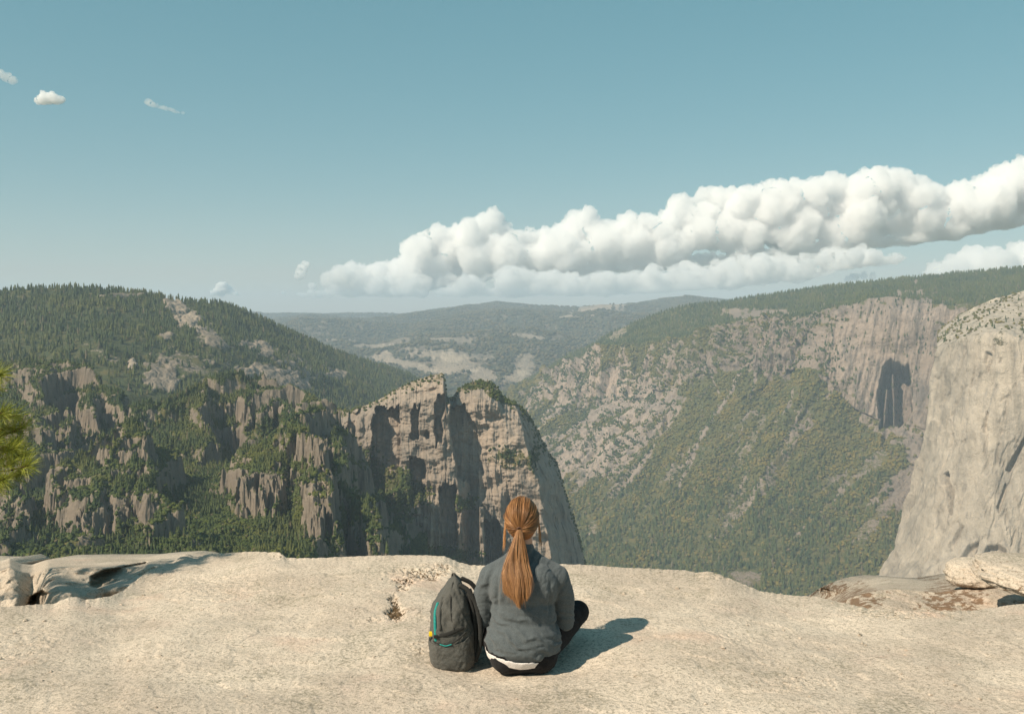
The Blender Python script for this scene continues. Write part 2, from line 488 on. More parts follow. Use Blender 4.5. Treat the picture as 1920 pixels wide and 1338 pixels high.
# relief in (u, v): gullies that follow the fall line
rv = rowi / 100.0
fall = np.stack([uu / 62, rv * .9, 0 * uu], -1)
gul = ridged(fall, 4, 31)
mid = sstep(90, 140, rowi) * (1 - sstep(400, 500, rowi))
cl = sstep(112, 128, rowi) * (1 - sstep(236, 256, rowi))       # cliff band
G = P(px, py, d)
N = gnormal(blur(G[..., 0], 4)[..., None] * [1, 0, 0] + blur(G[..., 1], 4)[..., None] * [0, 1, 0] + blur(G[..., 2], 4)[..., None] * [0, 0, 1])
rib = ridged(np.stack([uu / 26, rv * .8, 0 * uu], -1), 5, 41)
crag = fbm(G / 130, 5, 43)
skyline = 1 - .85 * np.exp(-((rowi - 10) / 7.) ** 2)
rib2 = ridged(np.stack([uu / 11, rv * 1.5, 0 * uu], -1), 4, 44)
disp = (gul * 46 * mid + (rib * 42 + rib2 * 20 + crag * 48) * np.maximum(cl, .22 * sstep(1000, 1250, px) * 0 + .25 * mid)) * skyline
disp *= np.clip(.55 + sstep(1900, 1200, px), .5, 1.2)
disp *= 1 - .45 * sstep(1480, 1600, px)
big_r = fbm(np.stack([uu / 75, rv * .5, 0 * uu], -1), 3, 47)
disp += 45 * big_r * cl * skyline * sstep(1300, 1500, px)
nza = fbm(np.stack([px / 9, py / 20, 0 * px], -1), 3, 45); nzb = fbm(np.stack([px / 5, py / 20, 0 * px], -1), 3, 46)
wax = px + 5 * nza; way = py + 12 * nzb
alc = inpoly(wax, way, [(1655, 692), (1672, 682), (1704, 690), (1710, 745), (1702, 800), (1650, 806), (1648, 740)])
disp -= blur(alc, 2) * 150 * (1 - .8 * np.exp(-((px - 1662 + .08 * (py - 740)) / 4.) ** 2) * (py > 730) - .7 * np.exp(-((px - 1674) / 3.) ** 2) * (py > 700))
alc2 = inpoly(px, py, [(1500, 660), (1512, 655), (1522, 665), (1516, 700), (1502, 706)])
disp -= blur(alc2, 1) * 60
for (ax, ay, w_, h_, dd) in [(1372, 640, 6, 22, 45), (1270, 720, 12, 26, 50), (1160, 720, 5, 20, 35), (1085, 640, 6, 8, 30), (1250, 800, 5, 16, 25), (1660, 830, 8, 16, 30), (1345, 710, 6, 16, 30)]:
    disp -= dd * ell(px, py, ax, ay, w_, h_, 12, soft=.3)
disp += 50 * ell(px, py, 1560, 700, 60, 90, -10, soft=.6) + 40 * ell(px, py, 1670, 610, 60, 40, soft=.5)
G = G + N * disp[..., None]
G[..., 2] += (1 - sstep(10, 110, rowi)) * sstep(9, 14, rowi) * 14 * fbm(G / 260, 4, 51)
# cover: woods above, rock in the band and ribs below, scree, green slope
nz = fbm(np.stack([px / 16, py / 10, 0 * px], -1), 4, 61)
nzs = fbm(np.stack([uu / 16, rv * 1.1, 0 * uu], -1), 4, 62)
veg = np.ones_like(px)
gv = np.maximum(gul, .8 * rib)
nzr = fbm(np.stack([px / 7, py / 7, 0 * px], -1), 3, 63)
lg_ = fbm(np.stack([px / 30, py / 7, 0 * px], -1), 4, 67)
veg += cl * .55 * sstep(.12, .4, lg_) * (1 - .7 * sstep(1560, 1640, px))
veg -= cl * (.60 + .35 * gv - .55 * nz - .3 * nzr) * (sstep(960, 1060, px)) * (1 - .50 * sstep(1420, 1290, px))
veg -= (1 - sstep(100, 120, rowi)) * sstep(70, 100, rowi) * .30 * (1 + nz)
tone = 1 + .10 * nz
# ribs of rock and strips of scree running down the left half of the slope
z1 = sstep(1330, 1200, px - 40 * nz) * sstep(950, 1010, px) * (1 - sstep(860, 950, py)) * sstep(118, 140, rowi)
st1 = ridged(np.stack([uu / 60 + .35 * nz, rv * .55, 0 * uu], -1), 4, 64)
st2 = ridged(np.stack([uu / 20 + .3 * nz, rv * .35, 0 * uu], -1), 3, 65)
rb = sstep(.18, .42, st1 + .28 * nz) * z1
sc2 = sstep(.45, .62, st2 + .2 * nzs) * z1 * sstep(1300, 1180, px)
gr_ = sstep(.10, .34, fbm(np.stack([uu / 34 + .5 * nz, rv * .42, 0 * uu], -1), 4, 68) + .15 * nzs)
veg += .75 * gr_ * z1
veg -= .42 * rb * (1 - gr_) + .65 * sc2; tone += .12 * rb + .26 * sc2
# gullies lower down, a little bare
veg += .16 * sstep(1420, 1300, px) * sstep(112, 122, rowi)
z2 = (1 - sstep(1000, 1090, py)) * sstep(230, 300, rowi)
gl = sstep(.60, .72, ridged(np.stack([uu / 70 + .12 * nz, rv * .30, 0 * uu], -1), 3, 66)) * z2
veg -= .50 * gl; tone += .12 * gl
disp_dummy = 0
def bare(cx, cy, rx, ry, ang=0, k=1.0, t_=.12, soft=.35, n_=.55):
    global veg, tone
    m_ = ell(px, py, cx, cy, rx, ry, ang, soft, nz * n_ * 1.2 + nzs * .4)
    k = k * (.50 if cx < 1330 else 1)
    veg = veg * (1 - k * m_); tone = tone + t_ * m_
for b_ in [(1150, 760, 60, 45, -30), (1080, 745, 30, 12, -45), (1200, 745, 70, 50, -20, .8), (1260, 775, 34, 42, 0), (1110, 830, 26, 16, -30), (1190, 830, 22, 36, 20),
           (1050, 770, 50, 7, -38, .95, .25), (1120, 835, 110, 9, -38, .95, .2), (1165, 800, 120, 6, -38, .9, .25), (1150, 870, 46, 22, -30, .9, .1), (1100, 880, 50, 12, -38, .95, .15),
           (1310, 700, 50, 34, 10, .7), (1160, 625, 28, 7, -32, 1, .3), (1110, 690, 26, 34, 25, .85, .1), (1070, 690, 10, 24, 30, .9, .2),
           (1260, 665, 36, 9, -20, .8, .1), (1440, 590, 46, 12, -4, .8, .15), (1380, 585, 26, 10, -5, .7), (1690, 600, 75, 38, 0, 1, .22), (1620, 690, 52, 100, -15, 1, .26), (1560, 690, 44, 48, 10, .9, .08),
           (1450, 680, 34, 30, 0, 1, .1), (1690, 745, 40, 70, 0, 1), (1730, 680, 40, 120, 0, 1, .1), (1720, 840, 30, 30, 30, .85), (1700, 915, 48, 28, -50, .95, .02), (1720, 880, 16, 40, 0, .7),
           (1510, 805, 16, 7, -20, .8), (1125, 1000, 22, 14, 0, .62, .05), (1400, 1085, 44, 14, 10, .55, .0), (1740, 590, 60, 14, 0, .8, .25)]:
    bare(*b_)
# scree tracks that run down the fall line
for pts_, w_ in [([(1420, 690), (1412, 740), (1400, 800), (1385, 850), (1360, 890), (1348, 905)], 3.2), ([(1395, 700), (1370, 745), (1340, 790), (1310, 840), (1290, 900), (1250, 960)], 2.4), ([(1500, 740), (1480, 780), (1460, 800)], 2.2),
                ([(1330, 690), (1345, 720), (1352, 745)], 2), ([(1300, 850), (1290, 880)], 2)]:
    pts_ = np.array(pts_, float)
    xc = np.interp(py, pts_[:, 1], pts_[:, 0]); inside = (py > pts_[0, 1]) & (py < pts_[-1, 1])
    m_ = np.exp(-((px - xc + 3 * nz) / w_) ** 2) * inside * (nzs > -.22)
    veg -= 1.0 * m_; tone += .25 * m_
tone = np.clip(tone * (1 - .25 * alc), .5, 1.6)  # alcove rock toned darker: its shade is put into the colour too
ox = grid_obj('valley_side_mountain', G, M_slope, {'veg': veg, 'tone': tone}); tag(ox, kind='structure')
R_G, R_veg, R_row, R_px, R_py = G, veg, rowi, px, py
# woods: dense conifers on the plateau, brush and conifers on the slope
wt = np.clip(veg - .45, 0, .5) * (px < 2020) * (rowi > 8)
top = wt * (rowi < 125)
pts = pick_on(G, top, 15000, 1)
scatter('forest', pts, rng.uniform(13, 30, len(pts)), PR_LO, M_conif, widen=1.0, seed=2)
low = wt * (rowi >= 125) * (py < 1140)
pts = pick_on(G, low * sstep(820, 1000, py), 11000, 3)
scatter('forest', pts, rng.uniform(15, 34, len(pts)), PR_LO, M_conif, widen=1.1, seed=4)
pts = pick_on(G, low * (1.15 - .8 * sstep(850, 1050, py)), 34000, 5)
scatter('forest', pts, rng.uniform(5, 14, len(pts)), PR_BU, M_oak, widen=1.15, seed=6)

wb_ = np.clip(.9 - veg, 0, 1) * (rowi > 95) * (rowi < 420) * sstep(1620, 1480, px) * (px > 950) * np.clip(.15 + 1.6 * nz + .9 * nzs, .01, 1)
pts = pick_on(G, wb_, 5200, 15); scatter('scrub', pts, rng.uniform(4, 12, len(pts)), PR_BU, M_brush, widen=1.15, seed=16)
pts = pick_on(G, wb_ + .12 * (rowi > 95) * (rowi < 260) * (px > 1500) * (px < 1760), 2600, 17); scatter('forest', pts, rng.uniform(10, 24, len(pts)), PR_LO, M_conif, widen=1.0, seed=18)

# ------------------------------------------------------------------ great pale wall on the right
sil = [(540, 1890), (560, 1850), (590, 1805), (615, 1775), (640, 1762), (690, 1750), (740, 1746), (790, 1738), (860, 1724), (920, 1710), (955, 1701), (1000, 1686), (1030, 1675), (1060, 1660), (1085, 1648), (1150, 1615), (1300, 1540)]
ns = 640; nr = 560
s = np.concatenate([np.linspace(-260, 0, 60)[:-1], np.linspace(0, 560, ns - 59)])
# rows: dome (behind) then face
topface = [(0, 655), (30, 640), (60, 628), (110, 630), (160, 640), (560, 640)]
v = np.linspace(0, 1, nr)
SS, VV = np.meshgrid(s, v)
sp_ = np.maximum(SS, 0)
yb = 1300.0
ytop = curve(topface, sp_, 6)
PYf = ytop + (yb - ytop) * np.clip((VV - .22) / .78, 0, 1)
silx = np.interp(PYf, [a[0] for a in sil], [a[1] for a in sil])
PXf = silx + np.where(SS >= 0, SS, -SS * .30)
base = 3420 - 430 * (1 - np.exp(-sp_ / 90)) - 60 * (PYf - 640) / 500 - 110 * sstep(900, 1200, PYf)
base = base + np.where(SS < 0, -SS * 3.6, 0)
# dome slab above the face: from the lip back to the skyline
sk = [(1750, 640), (1762, 618), (1800, 590), (1860, 562), (1920, 545), (2000, 526), (2100, 510), (2320, 495)]
tt = np.clip(1 - VV / .22, 0, 1)
xlip = np.interp(ytop, [a[0] for a in sil], [a[1] for a in sil]) + np.where(SS >= 0, SS, -SS * .30)
ysky = curve(sk, xlip, 8)
PYd = ytop + (np.minimum(ysky, ytop - 2) - ytop) * np.minimum(tt * 1.25, 1) + 60 * np.clip(tt - .8, 0, 1) * 5 * .6
Dd = base + 620 * tt + 200 * tt ** 2
PY = np.where(VV < .22, PYd, PYf); PX = np.where(VV < .22, xlip, PXf); D = np.where(VV < .22, Dd, base)
PYs = PY.copy()
PY = blur(PY, 6, (0,)); D = blur(D, 8)
G = P(PX, PY, D)
N = gnormal(G)
V3 = np.stack([G[..., 0] / 60, G[..., 1] / 60, G[..., 2] / 330], -1)
fl = fbm(V3, 5, 71)                                             # tall flutes
sl = ridged(np.stack([(PX + .35 * PY) / 34, (PY - .4 * PX) / 120, 0 * PX], -1), 4, 73)   # slanting flakes
crk = np.clip(sl - .55, 0, 1)
disp = 6 * fl + 3.5 * fbm(G / 45, 5, 75) - 24 * np.clip(crk - .1, 0, 1) * (VV > .24) + 30 * fbm(G / 330, 3, 77) - 5 * sstep(.05, .12, fbm(np.stack([(PX + .2 * PY) / 55, PY / 170, 0 * PX], -1), 4, 78))
for poly, dd in [([(1772, 890), (1780, 885), (1790, 930), (1786, 965), (1778, 960)], 38), ([(1800, 1042), (1815, 1020), (1832, 1012), (1830, 1030), (1812, 1048)], 26), ([(1838, 1044), (1850, 1020), (1872, 1018), (1890, 1030), (1866, 1036), (1848, 1050)], 30),
                 ([(1884, 880), (1920, 820), (1926, 815), (1924, 830), (1893, 886)], 22), ([(1812, 740), (1824, 700), (1828, 680), (1818, 715)], 14), ([(1845, 680), (1852, 660), (1862, 665), (1852, 700)], 14), ([(1775, 1020), (1800, 985), (1806, 985), (1782, 1030)], 14),
                 ([(1840, 800), (1848, 770), (1852, 775), (1845, 812)], 12), ([(1868, 950), (1884, 905), (1888, 910), (1874, 960)], 14)]:
    disp -= blur(inpoly(PX, PY, poly), 1) * dd
disp = disp * np.where(VV < .22, .5, 1)
G = G + N * disp[..., None]
vegw = np.where(VV < .24, .34 + .30 * fbm(G / 40, 4, 81), .02 + 0 * VV)
stn = fbm(np.stack([G[..., 0] / 16 + .1 * G[..., 1] / 16, G[..., 1] / 60, G[..., 2] / 500], -1), 5, 84)
tone = 1 + .10 * fl + .12 * fbm(G / 150, 4, 83) - .35 * crk - .22 * sstep(.05, .45, stn) + .12 * sstep(-.05, -.4, stn)
tone = tone * (1 + .10 * sstep(1000, 800, PY))
ox = grid_obj('pale_cliff_mountain', G, M_wall, {'veg': vegw, 'tone': tone}); tag(ox, kind='structure')
msk = (VV < .215) * (VV > .02) * np.clip(.3 + fbm(G / 60, 3, 85), 0, 1) * (PX < 1960)
pts = pick_on(G, msk, 560, 7)
scatter('scrub', pts, rng.uniform(3, 9, len(pts)), PR_BU, M_oak, widen=1.2, seed=8)
msk = (VV > .06) * (VV < .2) * (PX < 1960); pts = pick_on(G, msk, 60, 9)
scatter('forest', pts, rng.uniform(10, 18, len(pts)), PR_LO, M_conif, seed=10)

# ------------------------------------------------------------------ wooded hill on the left
U = np.linspace(-160, 900, 900)
rows_l = [
    row(U, [(-160, 800), (900, 800)], [(-160, 4600), (900, 8000)]),
    row(U, [(-160, 546), (0, 545), (60, 541), (130, 540), (200, 543), (270, 551), (300, 556), (340, 566), (400, 569), (430, 574), (460, 586), (500, 603), (560, 630), (620, 655), (700, 682), (760, 700), (800, 718), (850, 750), (900, 770)], [(-160, 3300), (200, 3400), (400, 3700), (560, 4300), (700, 5100), (900, 6200)], 0, 8),
    row(U, [(-160, 640), (0, 630), (200, 628), (300, 640), (400, 650), (500, 672), (620, 710), (800, 770), (900, 800)], [(-160, 2750), (200, 2850), (400, 3050), (560, 3500), (700, 4200), (900, 5400)]),
    row(U, [(-160, 740), (0, 740), (200, 745), (300, 760), (420, 790), (560, 800), (700, 830), (900, 860)], [(-160, 2350), (200, 2400), (400, 2550), (560, 2800), (700, 3300), (900, 4400)]),
    row(U, [(-160, 1100), (900, 1100)], [(-160, 2100), (560, 2300), (900, 3400)]),
]
px, py, d = loft(rows_l, U, [10, 130, 130, 60])
rowi = np.arange(px.shape[0])[:, None] + 0 * px
G = P(px, py, d)
sky_k = 1 - .9 * np.exp(-((rowi - 10) / 8.) ** 2)
G[..., 2] += (26 * fbm(G / 420, 5, 91) + 14 * ridged(G / 240, 4, 92)) * sky_k * (rowi > 8)
nz = fbm(np.stack([px / 18, py / 10, 0 * px], -1), 4, 93)
nz2 = fbm(G / 90, 4, 94)
veg = np.ones_like(px) * 1.05; tone = 1 + .12 * nz
scr = np.zeros_like(px)
for b_ in [(335, 588, 34, 14, 25, 1, .3), (352, 612, 20, 18, 30, 1, .35), (372, 628, 10, 7, 20, 1, .25), (315, 575, 16, 6, 10, 1, .2), (480, 652, 30, 8, 10, .8, .2), (500, 664, 22, 12, 20, .7, .15), (300, 700, 40, 20, 25, .6, .1), (248, 692, 8, 14, 0, 1, .6),
           (300, 725, 40, 14, 10, .8, .2), (345, 690, 60, 22, 20, .5), (420, 660, 60, 34, 30, .4, .1), (395, 640, 30, 16, 40, .5), (230, 562, 50, 4, -5, .6), (560, 690, 50, 20, 20, .5), (520, 720, 70, 20, 10, .7, .1), (630, 706, 22, 10, 0, .9, .2), (180, 670, 60, 12, 15, .4), (310, 640, 16, 8, 0, .7, .1), (500, 700, 40, 16, 0, .6)]:
    m_ = ell(px, py, *b_[:5], .4, nz * .6)
    veg = veg * (1 - b_[5] * m_); tone = tone + (b_[6] if len(b_) > 6 else .1) * m_
    scr = np.maximum(scr, m_ * b_[5])
N = gnormal(G)
rockm = np.clip(1 - veg, 0, 1)
G = G + N * (rockm * (14 * ridged(G / 60, 4, 95) + 4))[..., None]
ox = grid_obj('wooded_hill', G, M_hill, {'veg': veg - .12 * (nz2 > .3), 'tone': tone}); tag(ox, kind='structure')
wt = np.clip(veg - .35, 0, .6) ** 1.3 * (rowi > 8) * np.clip(1.0 + .8 * nz2, .1, 2)
wt = wt * (1 - .55 * sstep(640, 720, py) * (px < 560) * (px > 130))
pts = pick_on(G, wt * (px > -90), 20000, 11)
scatter('forest', pts, rng.uniform(11, 27, len(pts)), PR_LO, M_conif, widen=.95, seed=12)
# ------------------------------------------------------------------ the central granite buttress
U = np.concatenate([np.linspace(560, 980, 560)[:-1], np.linspace(980, 1125, 260)])
topc = [(560, 815), (600, 800), (620, 790), (640, 776), (665, 766), (690, 758), (715, 746), (740, 731), (770, 716), (790, 709), (815, 701), (831, 699), (835, 712), (837, 744), (848, 745), (858, 730), (880, 717), (900, 712), (922, 717), (935, 727), (941, 741), (965, 752), (985, 768), (1000, 790), (1012, 814), (1030, 848), (1045, 868), (1050, 882), (1058, 915), (1070, 950), (1085, 1000), (1100, 1060), (1126, 1180)]
nr = 640
ytop = curve(topc, U, 1.2) + 1.5 * pn(np.stack([U / 7, 0 * U, 0 * U], -1), 5) + 1.2 * pn(np.stack([U / 3, 0 * U, 0 * U], -1), 6)
v = np.linspace(0, 1, nr)[:, None] ** 1.12
PY = ytop[None, :] + (1230 - ytop[None, :]) * v
PX = U[None, :] + 0 * PY
D = 1960 - 90 * (PY - 700) / 360 + 0 * PX
D += 60 * sstep(720, 600, PX)                                     # left end drops back
# rubble shoulders recede to the skyline
rim = curve([(560, 20), (700, 22), (780, 45), (830, 42), (845, 26), (900, 40), (960, 46), (1010, 60), (1060, 40), (1130, 30)], U)[None, :]
tt = np.clip(1 - (PY - ytop[None, :]) / rim, 0, 1)
D += 75 * tt ** 1.3
# right flank falls away behind a crest line
crest = curve([(700, 925), (765, 960), (802, 974), (866, 986), (913, 1004), (1000, 1016), (1030, 1024), (1100, 1040), (1230, 1060)], PY, 3)
crest = crest + 8 + 4 * pn(np.stack([PY / 22, 0 * PY, 0 * PY], -1), 8)
fl = np.maximum(PX - crest, 0)
D += 3.2 * fl
D += .25 * np.maximum(960 - PX, 0) * 0
rel = np.zeros_like(PX)
WX = PX + 4.5 * fbm(np.stack([PX / 16, PY / 26, 0 * PX], -1), 4, 98)
WY = PY + 14 * fbm(np.stack([PX / 12, PY / 26, 0 * PX], -1), 3, 99)
def step(poly, dd, bl=1):
    global rel
    rel = np.maximum(rel, blur(inpoly(WX, WY, poly), bl) * dd)
step([(655, 772), (662, 768), (676, 764), (668, 800), (668, 842), (658, 846), (652, 815)], 34)
step([(700, 770), (706, 763), (748, 763), (752, 840), (752, 905), (730, 930), (694, 925), (690, 880), (697, 830)], 52)
step([(770, 776), (774, 765), (786, 765), (784, 826), (770, 826)], 26)
step([(768, 860), (774, 855), (796, 858), (800, 926), (772, 930)], 34)
step([(794, 816), (800, 806), (808, 808), (806, 824), (798, 828)], 16)
step([(815, 756), (820, 735), (842, 735), (838, 760), (831, 790), (831, 832), (818, 842), (815, 810)], 32)
step([(824, 912), (838, 905), (856, 915), (856, 1045), (826, 1045)], 44)
# the great alcove under its arch, wall stays back up to the crest
Rr = curve([(690, 56), (850, 58), (900, 30), (950, 12), (1230, 10)], PY, 8)
edg = curve([(690, 841), (745, 842), (850, 850), (898, 858), (930, 882), (950, 896), (1230, 898)], PY, 3)
rel = np.maximum(rel, Rr * blur(WX > edg, 1))
step([(824, 912), (838, 905), (856, 915), (856, 1045), (826, 1045)], 44)
# the great alcove under its arch, wall stays back up to the crest
step([(843, 768), (850, 762), (872, 760), (884, 772), (894, 800), (898, 860), (898, 950), (884, 930), (872, 905), (858, 898), (850, 850), (843, 822)], 78, 2)
step([(858, 900), (960, 900), (1000, 1300), (898, 1300), (897, 950), (884, 930), (872, 905)], 58, 2)
rampR = 68 * sstep(728, 815, PY) * sstep(862, 885, WX) - 14 * sstep(900, 960, PX)
rel = np.maximum(rel, rampR * (WX > 860))
step([(908, 975), (938, 972), (948, 1100), (910, 1100)], 150, 2)
rel -= 26 * blur(inpoly(PX, PY, [(899, 950), (907, 950), (909, 1060), (900, 1060)]), 1) * 2.2
rel += 20 * sstep(840, 990, PY) * sstep(845, 860, PX) * sstep(900, 880, PX)
# small vertical ribs, chimneys
cols = ridged(np.stack([PX / 15 + .25 * fbm(np.stack([PX / 40, PY / 60, 0 * PX], -1), 3, 3), PY / 150, 0 * PX], -1), 4, 101)
cols2 = ridged(np.stack([PX / 6, PY / 60, 0 * PX], -1), 3, 102)
G0 = P(PX, PY, D)
det = fbm(G0 / 34, 5, 103)
blk = fbm(G0 / np.array([50, 50, 26]), 4, 104)
nzl = fbm(G0 / 90, 3, 108)
big = fbm(G0 / np.array([60, 60, 160]), 3, 109)
lowk = sstep(840, 960, PY) * sstep(1000, 900, PX)
disp = 6 * cols * (.4 + sstep(-.3, .5, nzl)) + 1.2 * cols2 * sstep(-.1, .5, nzl) + 9 * det + 13 * blk + 15 * big + lowk * (15 * cols + 4 * cols2)
disp = disp * np.where(fl > 0, .8, 1)
disp += 10 * fbm(G0 / np.array([20, 20, 200]), 4, 105) * (fl > 2)
disp *= np.clip((PY - ytop[None, :]) / 14, .12, 1)
Dm = D + rel - disp
G = P(PX, PY, Dm)
nz = fbm(np.stack([PX / 13, PY / 9, 0 * PX], -1), 4, 106)
nzv = fbm(np.stack([PX / 9, PY / 22, 0 * PX], -1), 4, 107)
veg = .04 + .16 * nz + .42 * tt ** .7
for b_ in [(955, 862, 46, 18, 0, .42), (955, 845, 30, 14, 0, .3), (1000, 870, 10, 40, 0, .4), (870, 945, 20, 16, 0, .8), (780, 930, 40, 18, 0, .5), (745, 905, 40, 26, 10, .8), (720, 960, 60, 50, 0, .7), (800, 1040, 60, 16, 0, .7), (850, 1040, 50, 14, 0, .7), (660, 900, 60, 60, 0, .9), (895, 720, 40, 8, 0, .5), (940, 745, 30, 8, 20, .6)]:
    veg += b_[5] * ell(PX, PY, *b_[:5], .5, nz * .7)
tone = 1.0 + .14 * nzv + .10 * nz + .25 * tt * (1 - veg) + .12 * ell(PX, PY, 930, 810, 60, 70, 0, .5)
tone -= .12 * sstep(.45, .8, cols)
# back side
Bk = G[0:1].copy(); Bk = Bk + np.array([0, 260, -240]); Bk2 = G[0:1] + np.array([0, 60, -30])
G = np.concatenate([Bk, Bk2, G]); veg = np.concatenate([veg[:1]] * 2 + [veg]); tone = np.concatenate([tone[:1]] * 2 + [tone])
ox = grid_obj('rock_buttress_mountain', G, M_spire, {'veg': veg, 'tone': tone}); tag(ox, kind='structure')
w_ = np.clip(veg - .3, 0, .6); w_[:3] = 0
w_ *= np.concatenate([PY[:1]] * 2 + [PY]) < 1120
pts = pick_on(G, w_, 5000, 21); scatter('scrub', pts, rng.uniform(1.5, 5, len(pts)), PR_BU, M_brush, widen=1.2, seed=22)
pts = pick_on(G, w_ * np.clip(.4 + np.concatenate([nz[:1]] * 2 + [nz]), 0, 1), 420, 23); scatter('forest', pts, rng.uniform(6, 13, len(pts)), PR_HI, M_conif, widen=.95, seed=24)
# ------------------------------------------------------------------ near crags on the left: a height field of ridges
nc, nd = 980, 1500
pxs = np.linspace(-190, 800, nc)
ds = 640 + (2330 - 640) * np.linspace(0, 1, nd) ** 1.15
PXc, Dc = np.meshgrid(pxs, ds)
Xc = (PXc - 960) / F * Dc / 1.0
Yc = Dc
RID = [  # crest points (px, py, distance), fall to its left, fall to its right
    ([(-200, 700, 2150), (-80, 690, 2100), (20, 670, 2050), (90, 662, 2000), (150, 668, 1960), (178, 690, 1940), (215, 712, 1900), (250, 745, 1850), (268, 785, 1800), (300, 840, 1700)], 1.3, 2.2),
    ([(90, 662, 2000), (97, 690, 1900), (104, 745, 1760), (96, 790, 1640), (70, 850, 1500)], 1.0, 3.0),
    ([(190, 715, 1880), (192, 752, 1800), (205, 800, 1720)], 2.0, 3.2),
    ([(130, 762, 1700), (134, 800, 1640), (110, 850, 1560)], 2.2, 3.2),
    ([(238, 790, 1450), (262, 802, 1430), (282, 842, 1370), (292, 905, 1270), (318, 965, 1130), (350, 1050, 960)], 1.3, 2.6),
    ([(238, 790, 1450), (170, 826, 1400), (128, 852, 1370), (124, 930, 1270), (130, 1060, 1130)], 2.4, .95),
    ([(238, 790, 1450), (205, 880, 1300), (190, 960, 1190), (180, 1060, 1090)], 1.0, 1.0),
    ([(260, 802, 1430), (245, 900, 1290), (240, 990, 1170), (235, 1060, 1090)], 1.0, 1.0),
    ([(392, 712, 1920), (396, 770, 1790), (392, 830, 1680), (380, 870, 1600)], .62, 3.2),
    ([(392, 712, 1920), (330, 742, 1830), (275, 760, 1800)], 1.0, 1.3),
    ([(392, 714, 2050), (440, 702, 2050), (500, 698, 2060), (560, 716, 2060), (610, 742, 2060), (660, 760, 2050), (720, 790, 2050)], 1.4, 1.4),
    ([(470, 728, 1900), (476, 780, 1830)], 3.4, 3.4),
    ([(515, 730, 1880), (512, 770, 1820)], 2.6, 3.2),
    ([(545, 735, 1860), (540, 775, 1800)], 2.6, 3.2),
    ([(440, 742, 1930), (446, 790, 1850)], 3.4, 3.4),
    ([(640, 768, 1760), (600, 768, 1640), (572, 776, 1560), (560, 800, 1480), (535, 850, 1380), (520, 868, 1350)], .75, 2.4),
    ([(520, 868, 1350), (470, 868, 1380), (440, 880, 1400)], 3.2, 1.2),
    ([(497, 870, 1340), (500, 950, 1250)], 3.0, 3.4),
    ([(520, 872, 1340), (524, 940, 1260)], 3.0, 3.4),
    ([(470, 880, 1360), (478, 930, 1280)], 2.4, 2.4),
    ([(572, 776, 1560), (590, 800, 1440), (606, 830, 1330), (600, 880, 1230), (596, 960, 1140), (590, 1060, 1050)], 2.6, 3.4),
    ([(612, 830, 1320), (622, 900, 1220), (634, 960, 1150)], 3.2, 3.4),
    ([(640, 790, 1650), (662, 860, 1500), (690, 925, 1330), (702, 950, 1280), (716, 1005, 1180), (735, 1070, 1080)], 2.4, 3.0),
    ([(-200, 830, 1500), (-60, 850, 1420), (30, 872, 1370), (58, 925, 1270), (78, 1010, 1130), (90, 1070, 1050)], 1.0, 2.8),
    ([(318, 918, 1110), (326, 985, 1030), (345, 1060, 950)], 2.4, 3.2),
    ([(380, 1010, 980), (400, 1060, 930)], 2.4, 2.4),
    ([(450, 1000, 1100), (430, 1050, 1000)], 1.2, 1.6),
    ([(60, 960, 1150), (20, 1000, 1080), (0, 1060, 1000)], 1.3, 1.6),
]
# warp the ground plan so that the crests wander and the faces split into ribs
q0 = np.stack([Xc / 110, Yc / 110, 0 * Xc], -1)
wa = fbm(q0, 4, 111); wb = fbm(q0 + 7.7, 4, 112)
q1 = np.stack([Xc / 30, Yc / 30, 0 * Xc], -1)
wc = ridged(q1, 4, 113); wd_ = fbm(q1 + 3.3, 3, 114)
q2 = np.stack([Xc / 9, Yc / 9, 0 * Xc], -1)
we = ridged(q2, 3, 119)
XW = Xc + 30 * wa + 15 * wc + 9 * wd_ + 6 * we
YW = Yc + 24 * wb + 14 * wd_
base_z = curve([(600, -215), (900, -228), (1300, -262), (1700, -262), (2000, -240), (2330, -225)], Dc)
base_z = base_z - 260 * sstep(560, 730, PXc + 40 * wa) + 14 * wa
H = base_z.copy()
for pts_, kl, kr in RID:
    A = P(*np.array(pts_, float).T)
    best = np.full(H.shape, -1e9)
    for k in range(len(A) - 1):
        ax, ay, az = A[k]; bx, by, bz = A[k + 1]
        vx, vy = bx - ax, by - ay; L2 = vx * vx + vy * vy
        t_ = np.clip(((XW - ax) * vx + (YW - ay) * vy) / L2, 0, 1)
        dx, dy = XW - (ax + t_ * vx), YW - (ay + t_ * vy)
        r_ = np.sqrt(dx * dx + dy * dy)
        kk = np.where(dx > 0, kr, kl)
        kk = np.where(np.abs(dx) < np.abs(dy) * .6, (kl + kr) / 2, kk)
        h = az + (bz - az) * t_ - kk * r_ * (1 - .35 * sstep(60, 200, r_))
        best = np.maximum(best, h)
    H = np.maximum(H, best)
# terraces: cliffs and ledges
def terr(h, s, k, off):
    q = (h + off) / s; f_ = np.floor(q); r_ = q - f_
    return s * (f_ + sstep(k, 1 - k * .3, r_)) - off
off = 30 * wb
H = .35 * H + .65 * terr(H, 52, .34, off)
H = .6 * H + .4 * terr(H, 15, .35, off * .7)
H += 6 * ridged(np.stack([Xc / 22, Yc / 22, 0 * Xc], -1), 4, 115) + 3 * fbm(np.stack([Xc / 8, Yc / 8, 0 * Xc], -1), 3, 116) - 5
H -= 120 * sstep(2230, 2330, Dc)
G = np.stack([Xc, Yc, H], -1)
dzx = np.gradient(H, axis=1) / np.gradient(Xc, axis=1)
dzy = np.gradient(H, axis=0) / np.gradient(Yc, axis=0)
slope = np.sqrt(blur(dzx, 2) ** 2 + blur(dzy, 2) ** 2)
nz = fbm(G / 40, 4, 117); nz2 = fbm(G / 120, 3, 118)
ppx, ppy = proj(G)
